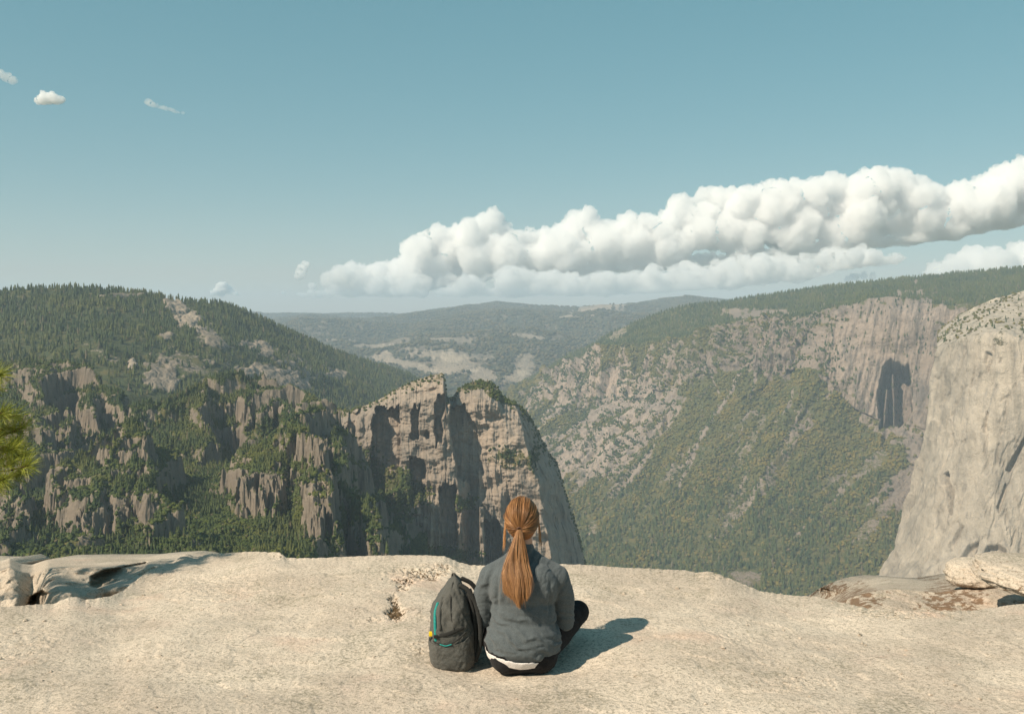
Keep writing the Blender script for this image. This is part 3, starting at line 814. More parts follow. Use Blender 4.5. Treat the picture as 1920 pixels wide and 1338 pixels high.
veg = 1.0 - sstep(1.0, 2.2, slope - .9 * nz) * .95 + .45 * nz2 + .30 * nz + .16
for b_ in [(205, 900, 75, 80, 0, -.45), (170, 1000, 45, 55, 0, -.5), (598, 930, 26, 90, 0, -.6), (500, 915, 26, 44, 0, -.5), (520, 755, 40, 26, 0, -.35), (30, 930, 36, 36, 0, -.3), (185, 760, 20, 24, 0, -.3), (60, 700, 40, 18, 0, -.2), (620, 760, 30, 20, 0, -.35),
           (230, 1010, 50, 30, -30, .5), (510, 800, 60, 28, -20, .5), (330, 800, 50, 50, 0, .35), (420, 960, 80, 60, 0, .3), (540, 980, 30, 60, 0, .35)]:
    veg += b_[5] * ell(ppx, ppy, *b_[:5], .6, nz * .5)
tone = .95 + .16 * nz + .14 * nz2
ox = grid_obj('crag_terrain', G, M_crag, {'veg': veg, 'tone': tone}); tag(ox, kind='structure')
# what the camera sees of it
run = np.minimum.accumulate(ppy, axis=0)
vis = (ppy <= run + 1.5) & (ppy < 1075) & (ppx > -40)
w_ = np.clip(veg - .45, 0, .5) * vis * np.clip(.5 + nz2 + .5 * nz, .05, 1.5)
pts = pick_on(G, w_, 52000, 31); scatter('scrub', pts, rng.uniform(1.2, 4.2, len(pts)), PR_BU, M_brush, widen=1.2, seed=32)
pts = pick_on(G, w_ * (.35 + sstep(1100, 1900, Dc)) * np.clip(.4 + 1.5 * nz2, .02, 1), 9500, 33); scatter('forest', pts, rng.uniform(5, 15, len(pts)), PR_HI, M_conif, widen=.9, seed=34)
# the nearest and largest conifers, each a tree of its own
def big_conifer_proto(seed):
    r = np.random.default_rng(seed)
    V = []; Fc = []
    nt = 15
    for t_ in range(nt):
        z = .14 + .80 * t_ / nt
        R = .17 * (1 - t_ / nt) ** .75 + .02
        nb = 8
        for k in range(nb):
            a = r.uniform(0, 6.28); rr = R * r.uniform(.6, 1.3); wv = .26
            b = len(V)
            V += [(0, 0, z + .07), (rr * math.cos(a - wv), rr * math.sin(a - wv), z - .015), (rr * 1.15 * math.cos(a), rr * 1.15 * math.sin(a), z - .03), (rr * math.cos(a + wv), rr * math.sin(a + wv), z - .01)]
            Fc += [(b, b + 1, b + 2), (b, b + 2, b + 3)]
    b = len(V)
    V += [(.018, 0, .9), (-.01, .016, .9), (-.01, -.016, .9), (0, 0, 1.03)]
    Fc += [(b, b + 1, b + 3), (b + 1, b + 2, b + 3), (b + 2, b, b + 3)]
    return np.array(V, np.float32), np.array(Fc, np.int32)
T = NT('conifer_bark'); T.bsdf((.09, .06, .045), .9); M_bark = T.m
crown_me = []; trunk_me = []
for k in range(5):
    v_, f_ = big_conifer_proto(60 + k)
    crown_me.append(mesh_np('crown', v_, f_, M_conif, smooth=False, attrs={'tint': np.full(len(v_), .15 + .18 * k)}, link=False))
a_ = np.arange(6) * PI / 3
tv = np.concatenate([np.stack([.016 * np.cos(a_), .016 * np.sin(a_), 0 * a_ - .02], -1), np.stack([.004 * np.cos(a_), .004 * np.sin(a_), 0 * a_ + .93], -1)])
tf = [(k, (k + 1) % 6, 6 + (k + 1) % 6, 6 + k) for k in range(6)]
trunk_me = mesh_np('trunk', tv, tf, M_bark, link=False)
def tree_thing(p, h, k, rot, label, group):
    e_ = empty('conifer_tree', p - np.array([0, 0, .04 * h])); e_.scale = (h * 1.15, h * 1.15, h); e_.rotation_euler = (0, 0, rot)
    tag(e_, label, 'conifer tree', group)
    for nm, me in (('crown', crown_me[k]), ('trunk', trunk_me)):
        c_ = bpy.data.objects.new(nm, me); COL.objects.link(c_); c_.parent = e_
pts = pick_on(G, w_ * (Dc < 1700) * np.clip(.3 + nz2, .02, 1), 230, 35)
for p in pts:
    px_, py_ = proj(p)
    if py_ > 1062 or px_ < -10: continue
    if px_ < 340: lab = 'dark conifer growing on the broad grey rock face at the left of the crags'
    elif px_ < 580: lab = 'dark conifer in the scrubby hollow between the crags, left of the pale pillar'
    else: lab = 'dark conifer on the steep ground between the pale pillar and the great buttress'
    tree_thing(p, random.uniform(9, 17), random.randrange(5), random.uniform(0, 6), lab, 'conifers growing on the near crags')
# ------------------------------------------------------------------ granite ledge in front
def ledge_mat(name, warm=1.0, lichen=.0, k=1.0):
    T = NT(name)
    co = T.coord('Object')
    big = T.noise(co, .9, 5, .6)
    big2 = T.noise(co, 2.2, 5, .65, .3)
    mid = T.noise(co, 9, 6, .7)
    gr = T.noise(co, 55, 5, .75)
    gr2 = T.noise(co, 140, 3, .7)
    vo = T.vor(co, 120)
    a, b, c_ = (.66 * k, .555 * k, .445 * k), (.60 * k, .495 * k, .395 * k), (.64 * k, .50 * k, .405 * k)
    c = T.mix(T.rng(big, .38, .62), a, (b[0] * .88, b[1] * .88, b[2] * .88))
    c = T.mix(T.math('MULTIPLY', T.rng(big2, .55, .72), .6), c, c_)
    c = T.mix(T.math('MULTIPLY', T.rng(mid, .50, .72), .42), c, (.30 * k, .255 * k, .19 * k))
    c = T.mix(T.math('MULTIPLY', T.rng(gr, .50, .60), .62), c, (.215 * k, .18 * k, .135 * k))
    c = T.mix(T.math('MULTIPLY', T.rng(gr2, .52, .64), .5), c, (.13, .115, .09))
    c = T.mix(T.math('MULTIPLY', T.rng(gr2, .46, .30), .35), c, (.62 * k, .54 * k, .42 * k))
    # grey-green crust in drifts
    dr = T.math('MULTIPLY', T.rng(T.noise(co, 1.9, 6, .72, .6), .49, .66), T.rng(gr, .38, .58))
    c = T.mix(T.math('MULTIPLY', dr, .55), c, (.20, .185, .13))
    pk_ = T.rng(T.noise(co, 1.1, 4, .6), .56, .68)
    c = T.mix(T.math('MULTIPLY', pk_, .35), c, (.52, .36, .27))
    # brown pits and moss from an attribute, rusty lichen spots
    pit = T.attr('pit')
    pm = T.rng(T.math('ADD', pit, T.math('MULTIPLY', T.math('SUBTRACT', gr, .5), 2.6)), .46, .62)
    c = T.mix(pm, c, T.mix(T.rng(mid, .4, .6), (.055, .036, .018), (.13, .085, .045)))
    if lichen:
        ln_ = T.math('ADD', T.noise(co, 15, 6, .7), T.math('MULTIPLY', T.attr('lich'), .16))
        lm = T.rng(ln_, .66, .71)
        c = T.mix(T.math('MULTIPLY', lm, .85), c, (.15, .085, .045))
        l2 = T.rng(T.noise(co, 16, 5, .7), .60, .68)
        c = T.mix(T.math('MULTIPLY', l2, .5), c, (.18, .17, .12))
    # hairline cracks
    cv = T.n('ShaderNodeMix', data_type='VECTOR'); 
    wv = T.n('ShaderNodeVectorMath', operation='ADD'); T.l(co, wv.inputs[0])
    nn = T.n('ShaderNodeTexNoise'); T.l(co, nn.inputs['Vector']); nn.inputs['Scale'].default_value = 2.5; nn.inputs['Detail'].default_value = 6
    sc = T.n('ShaderNodeVectorMath', operation='SCALE'); T.l(nn.outputs['Color'], sc.inputs[0]); sc.inputs['Scale'].default_value = .8
    T.l(sc.outputs[0], wv.inputs[1])
    ed = T.vor(wv.outputs[0], .75, 'DISTANCE_TO_EDGE')
    ck = T.math('MULTIPLY', T.rng(ed, .006, .0), T.rng(big2, .58, .66))
    c = T.mix(T.math('MULTIPLY', ck, .55), c, (.12, .09, .06))
    h = T.math('ADD', T.math('MULTIPLY', mid, .5), T.math('ADD', T.math('MULTIPLY', gr, .5), T.math('MULTIPLY', gr2, .22)))
    h = T.math('SUBTRACT', h, T.math('MULTIPLY', ck, .35))
    nb = T.bump(h, .8, .014)
    T.bsdf(c, .9, nb, .2)
    return T.m
M_ledge = ledge_mat('ledge_granite')
M_rock = ledge_mat('lichened_granite', 1.0, 1.0, .88)
M_rockp = ledge_mat('smooth_granite', 1.12, 0, .92)

U = np.concatenate([np.linspace(-900, -60, 60)[:-1], np.linspace(-60, 1980, 1150), np.linspace(1980, 2900, 60)[1:]])
rimpy = curve([(-900, 1165), (-100, 1146), (0, 1143), (60, 1138), (90, 1137), (118, 1125), (134, 1123), (150, 1130), (200, 1122), (222, 1112), (240, 1098), (255, 1086), (290, 1064), (320, 1056), (334, 1046), (346, 1041), (360, 1047), (385, 1042), (430, 1039), (470, 1037), (522, 1039), (534, 1049), (556, 1050), (600, 1049), (690, 1045), (740, 1044), (800, 1044), (832, 1046), (856, 1056), (880, 1063), (940, 1064), (1000, 1063), (1060, 1061), (1100, 1062), (1160, 1067), (1230, 1070), (1290, 1073), (1310, 1077), (1332, 1075), (1350, 1080), (1375, 1090), (1400, 1100), (1430, 1113), (1480, 1120), (1540, 1124), (1580, 1134), (1640, 1146), (1760, 1153), (1840, 1150), (1900, 1140), (2000, 1130), (2900, 1130)], U, 2)
rimd = curve([(-900, 5.6), (0, 5.7), (130, 5.95), (200, 6.1), (240, 6.6), (290, 7.2), (345, 7.5), (450, 7.3), (560, 6.9), (850, 6.75), (1060, 6.5), (1290, 6.4), (1400, 6.15), (1540, 6.0), (1640, 5.75), (1760, 5.65), (1900, 5.8), (2900, 5.8)], U, 20)
rimpy += 1.1 * pn(np.stack([U / 9, 0 * U, 0 * U], -1), 3) + .8 * pn(np.stack([U / 3.5, 0 * U, 0 * U], -1), 4)
zr = CAMZ - (rimpy - HOR) / F * rimd
def smooth1(a, w_):
    k_ = np.exp(-.5 * (np.arange(-3 * w_, 3 * w_ + 1) / w_) ** 2); k_ /= k_.sum()
    return np.convolve(np.pad(a, 3 * w_, mode='edge'), k_, 'valid')
zs1 = smooth1(zr, 28); zs2 = smooth1(zr, 8)
tA = np.concatenate([np.linspace(.10, .58, 70)[:-1], np.linspace(.58, 1, 620)])[:, None]
DD = tA * rimd[None, :]
ZZ = zs1[None, :] * sstep(.66, 1.0, tA) + (zs2 - zs1)[None, :] * sstep(.90, 1, tA) + (zr - zs2)[None, :] * sstep(.965, 1, tA)
tB = np.linspace(0, 1, 70)[1:, None] ** 1.6
DB = rimd[None, :] + tB * 2.6
ZB = zr[None, :] - 6.5 * tB ** 1.5 - .25 * tB
PXg = U[None, :] + 0 * np.concatenate([DD, DB]); Dg = np.concatenate([DD, DB]); Zg = np.concatenate([ZZ, ZB])
Xg = (PXg - 960) / F * Dg
p3 = np.stack([Xg, Dg, 0 * Xg], -1)
rimk = np.clip(np.abs(Dg - rimd[None, :]) / .5, .12, 1) * np.where(Dg > rimd[None, :], .3, 1)
rel = .040 * fbm(p3 / 1.1, 3, 131) + .006 * fbm(p3 / .22, 3, 132) + .0022 * fbm(p3 / .03, 3, 133)
sheet = ridged(np.stack([Xg / .9 + .3 * Dg, Dg / .5, 0 * Xg], -1), 4, 134)
rel += .0 * sheet
q = fbm(p3 / .6, 4, 136); rel += .005 * sstep(-.05, .05, q - .18) - .005 * sstep(-.05, .05, q + .25)
Zg = Zg + rel * rimk
# the hollow where the walker sits
Zg -= .045 * np.exp(-(((Xg - .0) / .42) ** 2 + ((Dg - 4.86) / .30) ** 2) ** 1.5)
ppx, ppy = proj(np.stack([Xg, Dg, Zg], -1))
nz = fbm(p3 / .12, 4, 135)
pit = np.zeros_like(Xg)
for e in [(785, 1076, 46, 14, -8, .38), (752, 1098, 12, 12, 0, .34), (740, 1126, 9, 14, 0, .46), (741, 1150, 15, 17, 0, .62), (745, 1088, 16, 6, 0, .4), (1700, 1150, 90, 12, 0, .18), (300, 1080, 60, 10, -10, .10), (520, 1043, 20, 5, 0, .2), (400, 1100, 110, 26, 0, .12), (830, 1066, 30, 10, 0, .3), (60, 1210, 60, 30, -10, .10), (1330, 1080, 40, 8, 0, .12), (1480, 1280, 70, 16, 0, .14), (1370, 1195, 60, 10, 0, .08), (700, 1160, 14, 6, 0, .25), (790, 1215, 16, 14, 0, .2)]:
    m_ = ell(ppx, ppy, *e[:5], .6, nz * .8)
    pit = np.maximum(pit, m_ * min(.8, e[5] * 1.35))
front = Dg <= rimd[None, :] + .02
Zg -= .05 * np.clip(pit - .3, 0, 1) * front + .012 * np.clip(pit * 2, 0, 1) * (fbm(p3 / .03, 3, 137) > 0) * front
G = np.stack([Xg, Dg, Zg], -1)
ox = grid_obj('ground', G, M_ledge, {'pit': pit * front}, flip=False)
tag(ox, kind='structure')
GR_X, GR_Y, GR_Z = Xg, Dg, Zg
def ground_z(x, y):
    r_ = (GR_X - x) ** 2 + (GR_Y - y) ** 2
    i_ = np.unravel_index(np.argmin(r_), r_.shape)
    return float(GR_Z[i_])

# low smooth hump of granite behind the ledge, in the dappled shade of the pine
pxs = np.linspace(-420, 420, 460); v = np.linspace(0, 1, 220)[:, None]
top = curve([(-420, 1040), (0, 1052), (18, 1046), (40, 1056), (62, 1057), (90, 1048), (150, 1047), (210, 1047), (262, 1046), (300, 1042), (345, 1040), (370, 1043), (420, 1060)], pxs, 2)
PY = top[None, :] + (1290 - top[None, :]) * v
PX = pxs[None, :] + 0 * PY
D = 9.3 - 1.35 * v ** .7 + 0 * PX - .5 * np.exp(-((PX - 110) / 60) ** 2) * sstep(0, .3, v) + .35 * np.exp(-((PX - 60) / 18) ** 2)
D += 1.2 * np.clip(.07 - v, 0, 1) / .07
D -= .4 * np.exp(-((PX - 250) / 60) ** 2 - ((PY - 1105) / 16) ** 2)
hole = blur(inpoly(PX, PY, [(168, 1098), (171, 1080), (196, 1068), (276, 1053), (272, 1063), (238, 1080), (212, 1092), (182, 1103)]), 1)
hole2 = blur(inpoly(PX, PY, [(50, 1138), (58, 1118), (78, 1106), (92, 1112), (84, 1130), (70, 1142)]), 1)
D += .32 * hole + .35 * hole2
p3 = P(PX, PY, D)
D += .16 * fbm(p3 / .5, 5, 141) + .04 * fbm(p3 / .12, 4, 142)
G = P(PX, PY, D)
B1 = G[0:1] + np.array([0, .7, -.12]); B2 = G[0:1] + np.array([0, 1.6, -1.2])
G = np.concatenate([B2, B1, G])
ox = grid_obj('rock_hump', G, M_rockp, {'pit': np.zeros(G.shape[:2])})
tag(ox, 'smooth pale granite hump in dappled tree shade at the far left behind the ledge', 'rock')

# lichen-spotted outcrop behind the right of the ledge
pxs = np.linspace(1530, 2150, 460); v = np.linspace(0, 1, 200)[:, None]
top = curve([(1530, 1160), (1552, 1126), (1570, 1114), (1596, 1102), (1620, 1093), (1642, 1088), (1668, 1085), (1700, 1086), (1740, 1090), (1765, 1091), (1800, 1086), (1830, 1082), (1850, 1076), (2150, 1060)], pxs, 2)
PY = top[None, :] + (1280 - top[None, :]) * v
PX = pxs[None, :] + 0 * PY
D = 7.4 - 1.5 * v ** .75 + 0 * PX + .5 * np.exp(-((PX - 1550) / 25) ** 2)
D += 1.3 * np.clip(.10 - v, 0, 1) / .10
p3 = P(PX, PY, D)
D += .12 * fbm(p3 / .5, 4, 143) + .03 * ridged(np.stack([p3[..., 0] / .5, p3[..., 1] / .3, p3[..., 2] / .1], -1), 4, 144) + .01 * fbm(p3 / .07, 3, 145)
G = P(PX, PY, D)
lich = ell(PX, PY, 1600, 1122, 50, 26, 0, .6) * 1.0 + .9 * ell(PX, PY, 1790, 1120, 60, 34, 0, .6) + .35
B1 = G[0:1] + np.array([0, .6, -.12]); B2 = G[0:1] + np.array([0, 1.4, -1.2])
G = np.concatenate([B2, B1, G]); lich = np.concatenate([lich[:1], lich[:1], lich])
ox = grid_obj('rock_outcrop', G, M_rock, {'pit': .18 * ell(np.concatenate([PX[:1], PX[:1], PX]), np.concatenate([PY[:1], PY[:1], PY]), 1800, 1125, 50, 26, 0, .5), 'lich': lich})
tag(ox, 'low granite outcrop spotted with brown lichen behind the right end of the ledge', 'rock')

def boulder(name, c, r, seed, mat, label, tilt=(0, 0, 0), n=110, flat=.0, amp=.10):
    th = np.linspace(0, PI, n)[:, None]; ph = np.linspace(0, 2 * PI, 2 * n)[None, :]
    x = np.sin(th) * np.cos(ph); y = np.sin(th) * np.sin(ph); z = np.cos(th) + 0 * ph
    e = .85
    X = np.sign(x) * np.abs(x) ** e; Y = np.sign(y) * np.abs(y) ** e; Z = np.sign(z) * np.abs(z) ** e
    V = np.stack([X, Y, Z], -1)
    V[:, -1] = V[:, 0]
    nzv = 1 + amp * fbm(V * 1.3, 4, seed) + .03 * fbm(V * 6, 3, seed + 1)
    nzv[:, -1] = nzv[:, 0]
    V = V * nzv[..., None] * np.array(r)
    R_ = np.array(Matrix.Rotation(tilt[2], 3, 'Z') @ Matrix.Rotation(tilt[1], 3, 'Y') @ Matrix.Rotation(tilt[0], 3, 'X'))
    V = V @ R_.T + np.array(c)
    o = grid_obj(name, V, mat, {'pit': 0 * V[..., 0], 'lich': .4 + 0 * V[..., 0]}, flip=True)
    tag(o, label, 'rock'); return o
boulder('rock_slab', P(2040, 1094, 6.35), (.69, .45, .10), 7, M_rock, 'thick grey granite slab jutting over a dark crack at the far right', tilt=(.05, .10, -.15), amp=.10)
boulder('boulder', P(1826, 1075, 7.3), (.20, .22, .10), 9, M_rockp, 'small pale rounded boulder between the lichened outcrop and the jutting slab', amp=.2)

# grit and flakes lying on the ledge
r_ = np.random.default_rng(77)
nS = 260
sx = r_.uniform(-3.2, 3.2, nS); sy = 3.9 + 2.6 * r_.random(nS) ** 1.2
V = []; Fc = []
for k in range(nS):
    if abs(sx[k] + .05) < .5 and 4.5 < sy[k] < 5.3: continue
    g = ground_z(sx[k], sy[k]); rr_ = r_.uniform(.003, .010) * (1.6 if r_.random() < .08 else 1)
    b_ = PR_BU[k % 6][0] * np.array([1, r_.uniform(.6, 1), .55]) * rr_ * 2
    a_ = r_.uniform(0, 6.28); c_, s_ = math.cos(a_), math.sin(a_)
    V.append(np.stack([b_[:, 0] * c_ - b_[:, 1] * s_ + sx[k], b_[:, 0] * s_ + b_[:, 1] * c_ + sy[k], b_[:, 2] + g - rr_ * .3], -1)); Fc.append(PR_BU[k % 6][1] + 29 * (len(V) - 1))
gv = mesh_np('gravel', np.concatenate(V), np.concatenate(Fc), M_ledge, smooth=False, attrs={'pit': np.full(sum(len(x) for x in V), .1)}); tag(gv, kind='stuff')
# ------------------------------------------------------------------ clouds, far beyond the last hills
T = NT('cloud_white')
pv = T.n('ShaderNodeVolumeScatter'); pv.inputs['Color'].default_value = (.9995, .990, .979, 1)
pv.inputs['Density'].default_value = CLOUD_DENS; pv.inputs['Anisotropy'].default_value = .2
T.l(pv.outputs[0], T.out.inputs['Volume'])
M_cloud = T.m
M_puff = M_cloud.copy(); M_puff.name = 'cloud_dense'; [x for x in M_puff.node_tree.nodes if x.type == 'VOLUME_SCATTER'][0].inputs['Density'].default_value = .03
M_wisp = M_cloud.copy(); M_wisp.name = 'cloud_thin'; [x for x in M_wisp.node_tree.nodes if x.type == 'VOLUME_SCATTER'][0].inputs['Density'].default_value = .0022
M_thin = M_cloud.copy(); M_thin.name = 'cloud_scrap'; [x for x in M_thin.node_tree.nodes if x.type == 'VOLUME_SCATTER'][0].inputs['Density'].default_value = .009
CD = 42000.0
def ico_dirs(n):
    i = np.arange(n) + .5
    ph = np.arccos(1 - 2 * i / n); th = PI * (1 + 5 ** .5) * i
    return np.stack([np.cos(th) * np.sin(ph), np.sin(th) * np.sin(ph), np.cos(ph)], -1)
def cloud(name, puffs, label, seed, vox, group=None, amp=1.0, mat=None):
    """puffs: px, py, radius in px, depth offset in px -> one voxel-fused billowy mesh"""
    k = CD / F
    bmv = []; bmf = []; off = 0
    nth, nph = 10, 16
    for (a, b, r, dz) in puffs:
        c = P(a, b, CD) + np.array([0, dz * k, 0])
        th = np.linspace(0, PI, nth)[:, None]; ph = (np.arange(nph) * 2 * PI / nph)[None, :]
        V = np.stack([np.sin(th) * np.cos(ph), np.sin(th) * np.sin(ph), np.cos(th) + 0 * ph], -1)
        V = V * r * k * np.array([1, 1, .92]) + c
        i = np.arange(nth * nph).reshape(nth, nph) + off
        j = np.roll(i, -1, 1)
        bmf.append(np.stack([i[:-1], i[1:], j[1:], j[:-1]], -1).reshape(-1, 4)); bmv.append(V.reshape(-1, 3)); off += nth * nph
    mat = mat or M_cloud
    o = mesh_np(name, np.concatenate(bmv), np.concatenate(bmf), mat)
    md = o.modifiers.new('r', 'REMESH'); md.mode = 'VOXEL'; md.voxel_size = vox * k
    ms = o.modifiers.new('s', 'SMOOTH'); ms.iterations = 20 if amp == 1 else 3; ms.factor = .6
    dg = bpy.context.evaluated_depsgraph_get(); me = bpy.data.meshes.new_from_object(o.evaluated_get(dg))
    n = len(me.vertices); co = np.empty(n * 3, np.float32); me.vertices.foreach_get('co', co); co = co.reshape(-1, 3)
    no = np.empty(n * 3, np.float32); me.vertices.foreach_get('normal', no); no = no.reshape(-1, 3)
    co = co + no * (fbm(co / (42 * k), 3, seed + 7) * 19 * amp * k * (.4 + .6 * sstep(-.7, .2, no[:, 2])))[:, None]
    me.vertices.foreach_set('co', co.ravel()); me.update()
    for sc_, am in ((15, 3.8), (8, 2.6), (4, 1.3)):
        no = np.empty(n * 3, np.float32); me.vertices.foreach_get('normal', no); no = no.reshape(-1, 3)
        bil = np.abs(pn(co / (sc_ * k), seed + int(sc_))) ; bil2 = np.abs(pn(co / (sc_ * .6 * k), seed + 50 + int(sc_)))
        # billows: rounded lumps divided by creases, calmer underneath
        up = .35 + .65 * sstep(-.7, .1, no[:, 2])
        co = co + no * ((bil * 1.6 + bil2 * .8 - .55) * am * amp * k * up)[:, None]
        me.vertices.foreach_set('co', co.ravel()); me.update()
    me.polygons.foreach_set('use_smooth', np.ones(len(me.polygons), bool))
    o.modifiers.clear(); o.data = me; me.name = name
    if not me.materials: me.materials.append(mat)
    tag(o, label, 'cloud', group)
    return o
def band(top, bot, n, r0, r1, seed, dsp=60):
    r_ = random.Random(seed); out = []
    xa, xb = top[0][0], top[-1][0]
    for _ in range(n):
        x = r_.uniform(xa, xb); t_ = float(curve(top, x)); b = float(curve(bot, x)); h = b - t_
        if h < 4: continue
        r = min(r_.uniform(r0, r1), h * .5)
        y = r_.uniform(t_ + r, b - r * .75) if b - r * .75 > t_ + r else (t_ + b) / 2
        out.append((x, y, r, r_.uniform(-dsp, dsp)))
    # crown puffs that follow the outline
    x = xa
    while x < xb:
        t_ = float(curve(top, x)); b = float(curve(bot, x)); r = min(r_.uniform(r0 * .55, r1 * .7), max(3, (b - t_) * .5))
        out.append((x, t_ + r * 1.0, r, r_.uniform(-dsp, dsp) * .5)); x += r * .8
    x = xa
    while x < xb:                      # flat base
        t_ = float(curve(top, x)); b = float(curve(bot, x)); r = min(r0 * .8, max(3, (b - t_) * .5))
        for dz in (-dsp * .6, 0, dsp * .6): out.append((x, b - r * .8, r, dz))
        x += r * .9
    return out
topA = [(640, 516), (660, 508), (690, 500), (730, 482), (765, 482), (775, 458), (790, 440), (830, 420), (870, 418), (900, 402), (928, 393), (944, 408), (960, 424), (990, 420), (1030, 430), (1058, 425), (1064, 402), (1090, 390), (1118, 398), (1130, 412), (1165, 408), (1200, 404), (1240, 392), (1270, 372), (1310, 362), (1350, 352), (1400, 350), (1440, 338), (1480, 334), (1520, 336), (1550, 326), (1600, 328), (1630, 314), (1670, 314), (1700, 326), (1725, 346), (1760, 346), (1800, 336), (1830, 328), (1850, 322), (1880, 304), (1910, 292), (1960, 286), (2060, 280)]
botA = [(640, 540), (700, 545), (760, 548), (830, 540), (890, 536), (920, 520), (1000, 510), (1100, 516), (1200, 506), (1300, 500), (1420, 492), (1500, 486), (1560, 480), (1620, 466), (1700, 458), (1800, 442), (1920, 420), (2060, 410)]
cloud('cloud', band(topA, botA, 300, 14, 40, 3, 40), 'long bank of white cumulus rising to the right over the valley', 200, 1.5)
topB = [(832, 552), (860, 538), (900, 522), (940, 512), (1000, 516), (1100, 520), (1200, 510), (1300, 496), (1380, 492), (1480, 484), (1560, 476), (1600, 484), (1615, 498)]
botB = [(832, 556), (1000, 557), (1150, 555), (1300, 546), (1400, 538), (1480, 528), (1520, 510), (1590, 506), (1615, 503)]
cloud('cloud', [(a, b, r, d_ - 150) for a, b, r, d_ in band(topB, botB, 130, 8, 22, 5)], 'low flat-based grey and white cloud layer tucked under the long cumulus bank', 230, 1.4)
topC = [(1650, 512), (1664, 498), (1690, 486), (1720, 482), (1760, 484), (1800, 472), (1830, 470), (1850, 446), (1880, 440), (1920, 432), (2000, 420)]
botC = [(1664, 540), (2000, 540)]
cloud('cloud', [(a, b, r, d_ - 260) for a, b, r, d_ in band(topC, botC, 90, 12, 28, 7)], 'white cumulus peeping over the wooded ridge at the right edge', 260, 1.5)
topD = [(628, 520), (650, 500), (672, 498), (690, 505), (720, 520), (800, 524)]
botD = [(628, 556), (800, 556)]
cloud('cloud', [(a, b, r, d_ - 60) for a, b, r, d_ in band(topD, botD, 40, 8, 18, 8)], 'rounded left-hand head of cloud below the cumulus bank', 262, 1.4)
cloud('cloud', [(408, 546, 9, 0), (420, 540, 13, 0), (430, 543, 12, 3), (440, 547, 9, 0), (415, 550, 7, 5), (398, 549, 5, 0), (446, 551, 5, 0)], 'small round white cloud alone above the left hill', 270, .9, amp=.5, mat=M_puff)
cloud('cloud', [(72, 190, 6, 0), (82, 187, 10, 0), (92, 185, 11, 4), (104, 187, 9, 0), (113, 189, 5, 0)], 'tiny fluffy cloud high in the upper left sky', 275, .8, amp=.7, mat=M_thin)
cloud('cloud', [(282 + 6 * q, 195 + 1.7 * q, 6.5 - abs(q - 5) * .6, 0) for q in range(11)], 'faint thin streak of cloud to the right of the tiny cloud in the upper left', 276, .8, amp=.7, mat=M_wisp)
cloud('cloud', [(0, 140, 8, 0), (12, 146, 9, 0), (24, 152, 6, 0)], 'faint cloud wisp at the left edge high in the sky', 277, .8, amp=.7, mat=M_wisp)
cloud('cloud', [(564, 512, 6, 0), (569, 504, 7, 0), (573, 497, 5, 3), (562, 519, 4, 0)], 'small upright wisp of cloud above the left end of the bank', 280, .7, amp=.7, mat=M_thin)
w_ = [(532, 548, 7), (538, 541, 5), (534, 553, 5), (560, 550, 5), (568, 553, 6), (585, 537, 5), (583, 549, 5), (600, 552, 7), (612, 549, 8), (622, 552, 6), (574, 553, 4), (590, 554, 5)]
cloud('cloud', [(a, b, r, 0) for a, b, r in w_], 'row of broken cloud scraps left of the cumulus bank', 290, .7, amp=.7, mat=M_thin)
cloud('cloud', [(1590, 524, 7, 0), (1604, 518, 9, 0), (1620, 516, 9, 0), (1634, 520, 6, 0)], 'faint cloud scrap in the gap above the wooded ridge', 295, .8, amp=.6)
# ------------------------------------------------------------------ the seated walker
def flat_mat(name, c, rough=.85, var=.12, sc=60, bump=.0, dist=.002, spec=.2, c2=None):
    T = NT(name); co = T.coord('Object'); n = T.noise(co, sc, 4, .7)
    cc = T.mix(T.rng(n, .3, .7), tuple(x * (1 - var) for x in c), c2 or tuple(x * (1 + var) for x in c))
    nb = T.bump(n, bump, dist) if bump else None
    T.bsdf(cc, rough, nb, spec); return T.m
def fabric_mat(name, c, rough=.95, sheen=.3):
    T = NT(name); co = T.coord('Object')
    n = T.noise(co, 320, 3, .7); n2 = T.noise(co, 14, 4, .6)
    cc = T.mix(T.rng(n, .35, .65), tuple(x * .72 for x in c), tuple(x * 1.30 for x in c))
    cc = T.mix(T.math('MULTIPLY', T.rng(n2, .4, .7), .25), cc, tuple(x * 1.35 for x in c))
    h = T.math('ADD', n, T.math('MULTIPLY', n2, 3.0))
    b = T.bsdf(cc, rough, T.bump(h, .5, .004), .1)
    b.inputs['Sheen Weight'].default_value = sheen; b.inputs['Sheen Roughness'].default_value = .6
    return T.m
M_skin = flat_mat('skin', (.52, .31, .22), .5, .05, 30)
M_sweat = fabric_mat('grey_sweatshirt_cloth', (.082, .094, .098), sheen=.12)
M_legg = fabric_mat('black_legging_cloth', (.014, .013, .014), sheen=.05)
M_shirt = fabric_mat('white_shirt_cloth', (.72, .66, .62))
M_shoe = flat_mat('dark_shoe', (.05, .05, .055), .7)
M_eye = flat_mat('eye_white', (.7, .68, .65), .2)
M_lip = flat_mat('lip', (.45, .18, .15), .4)

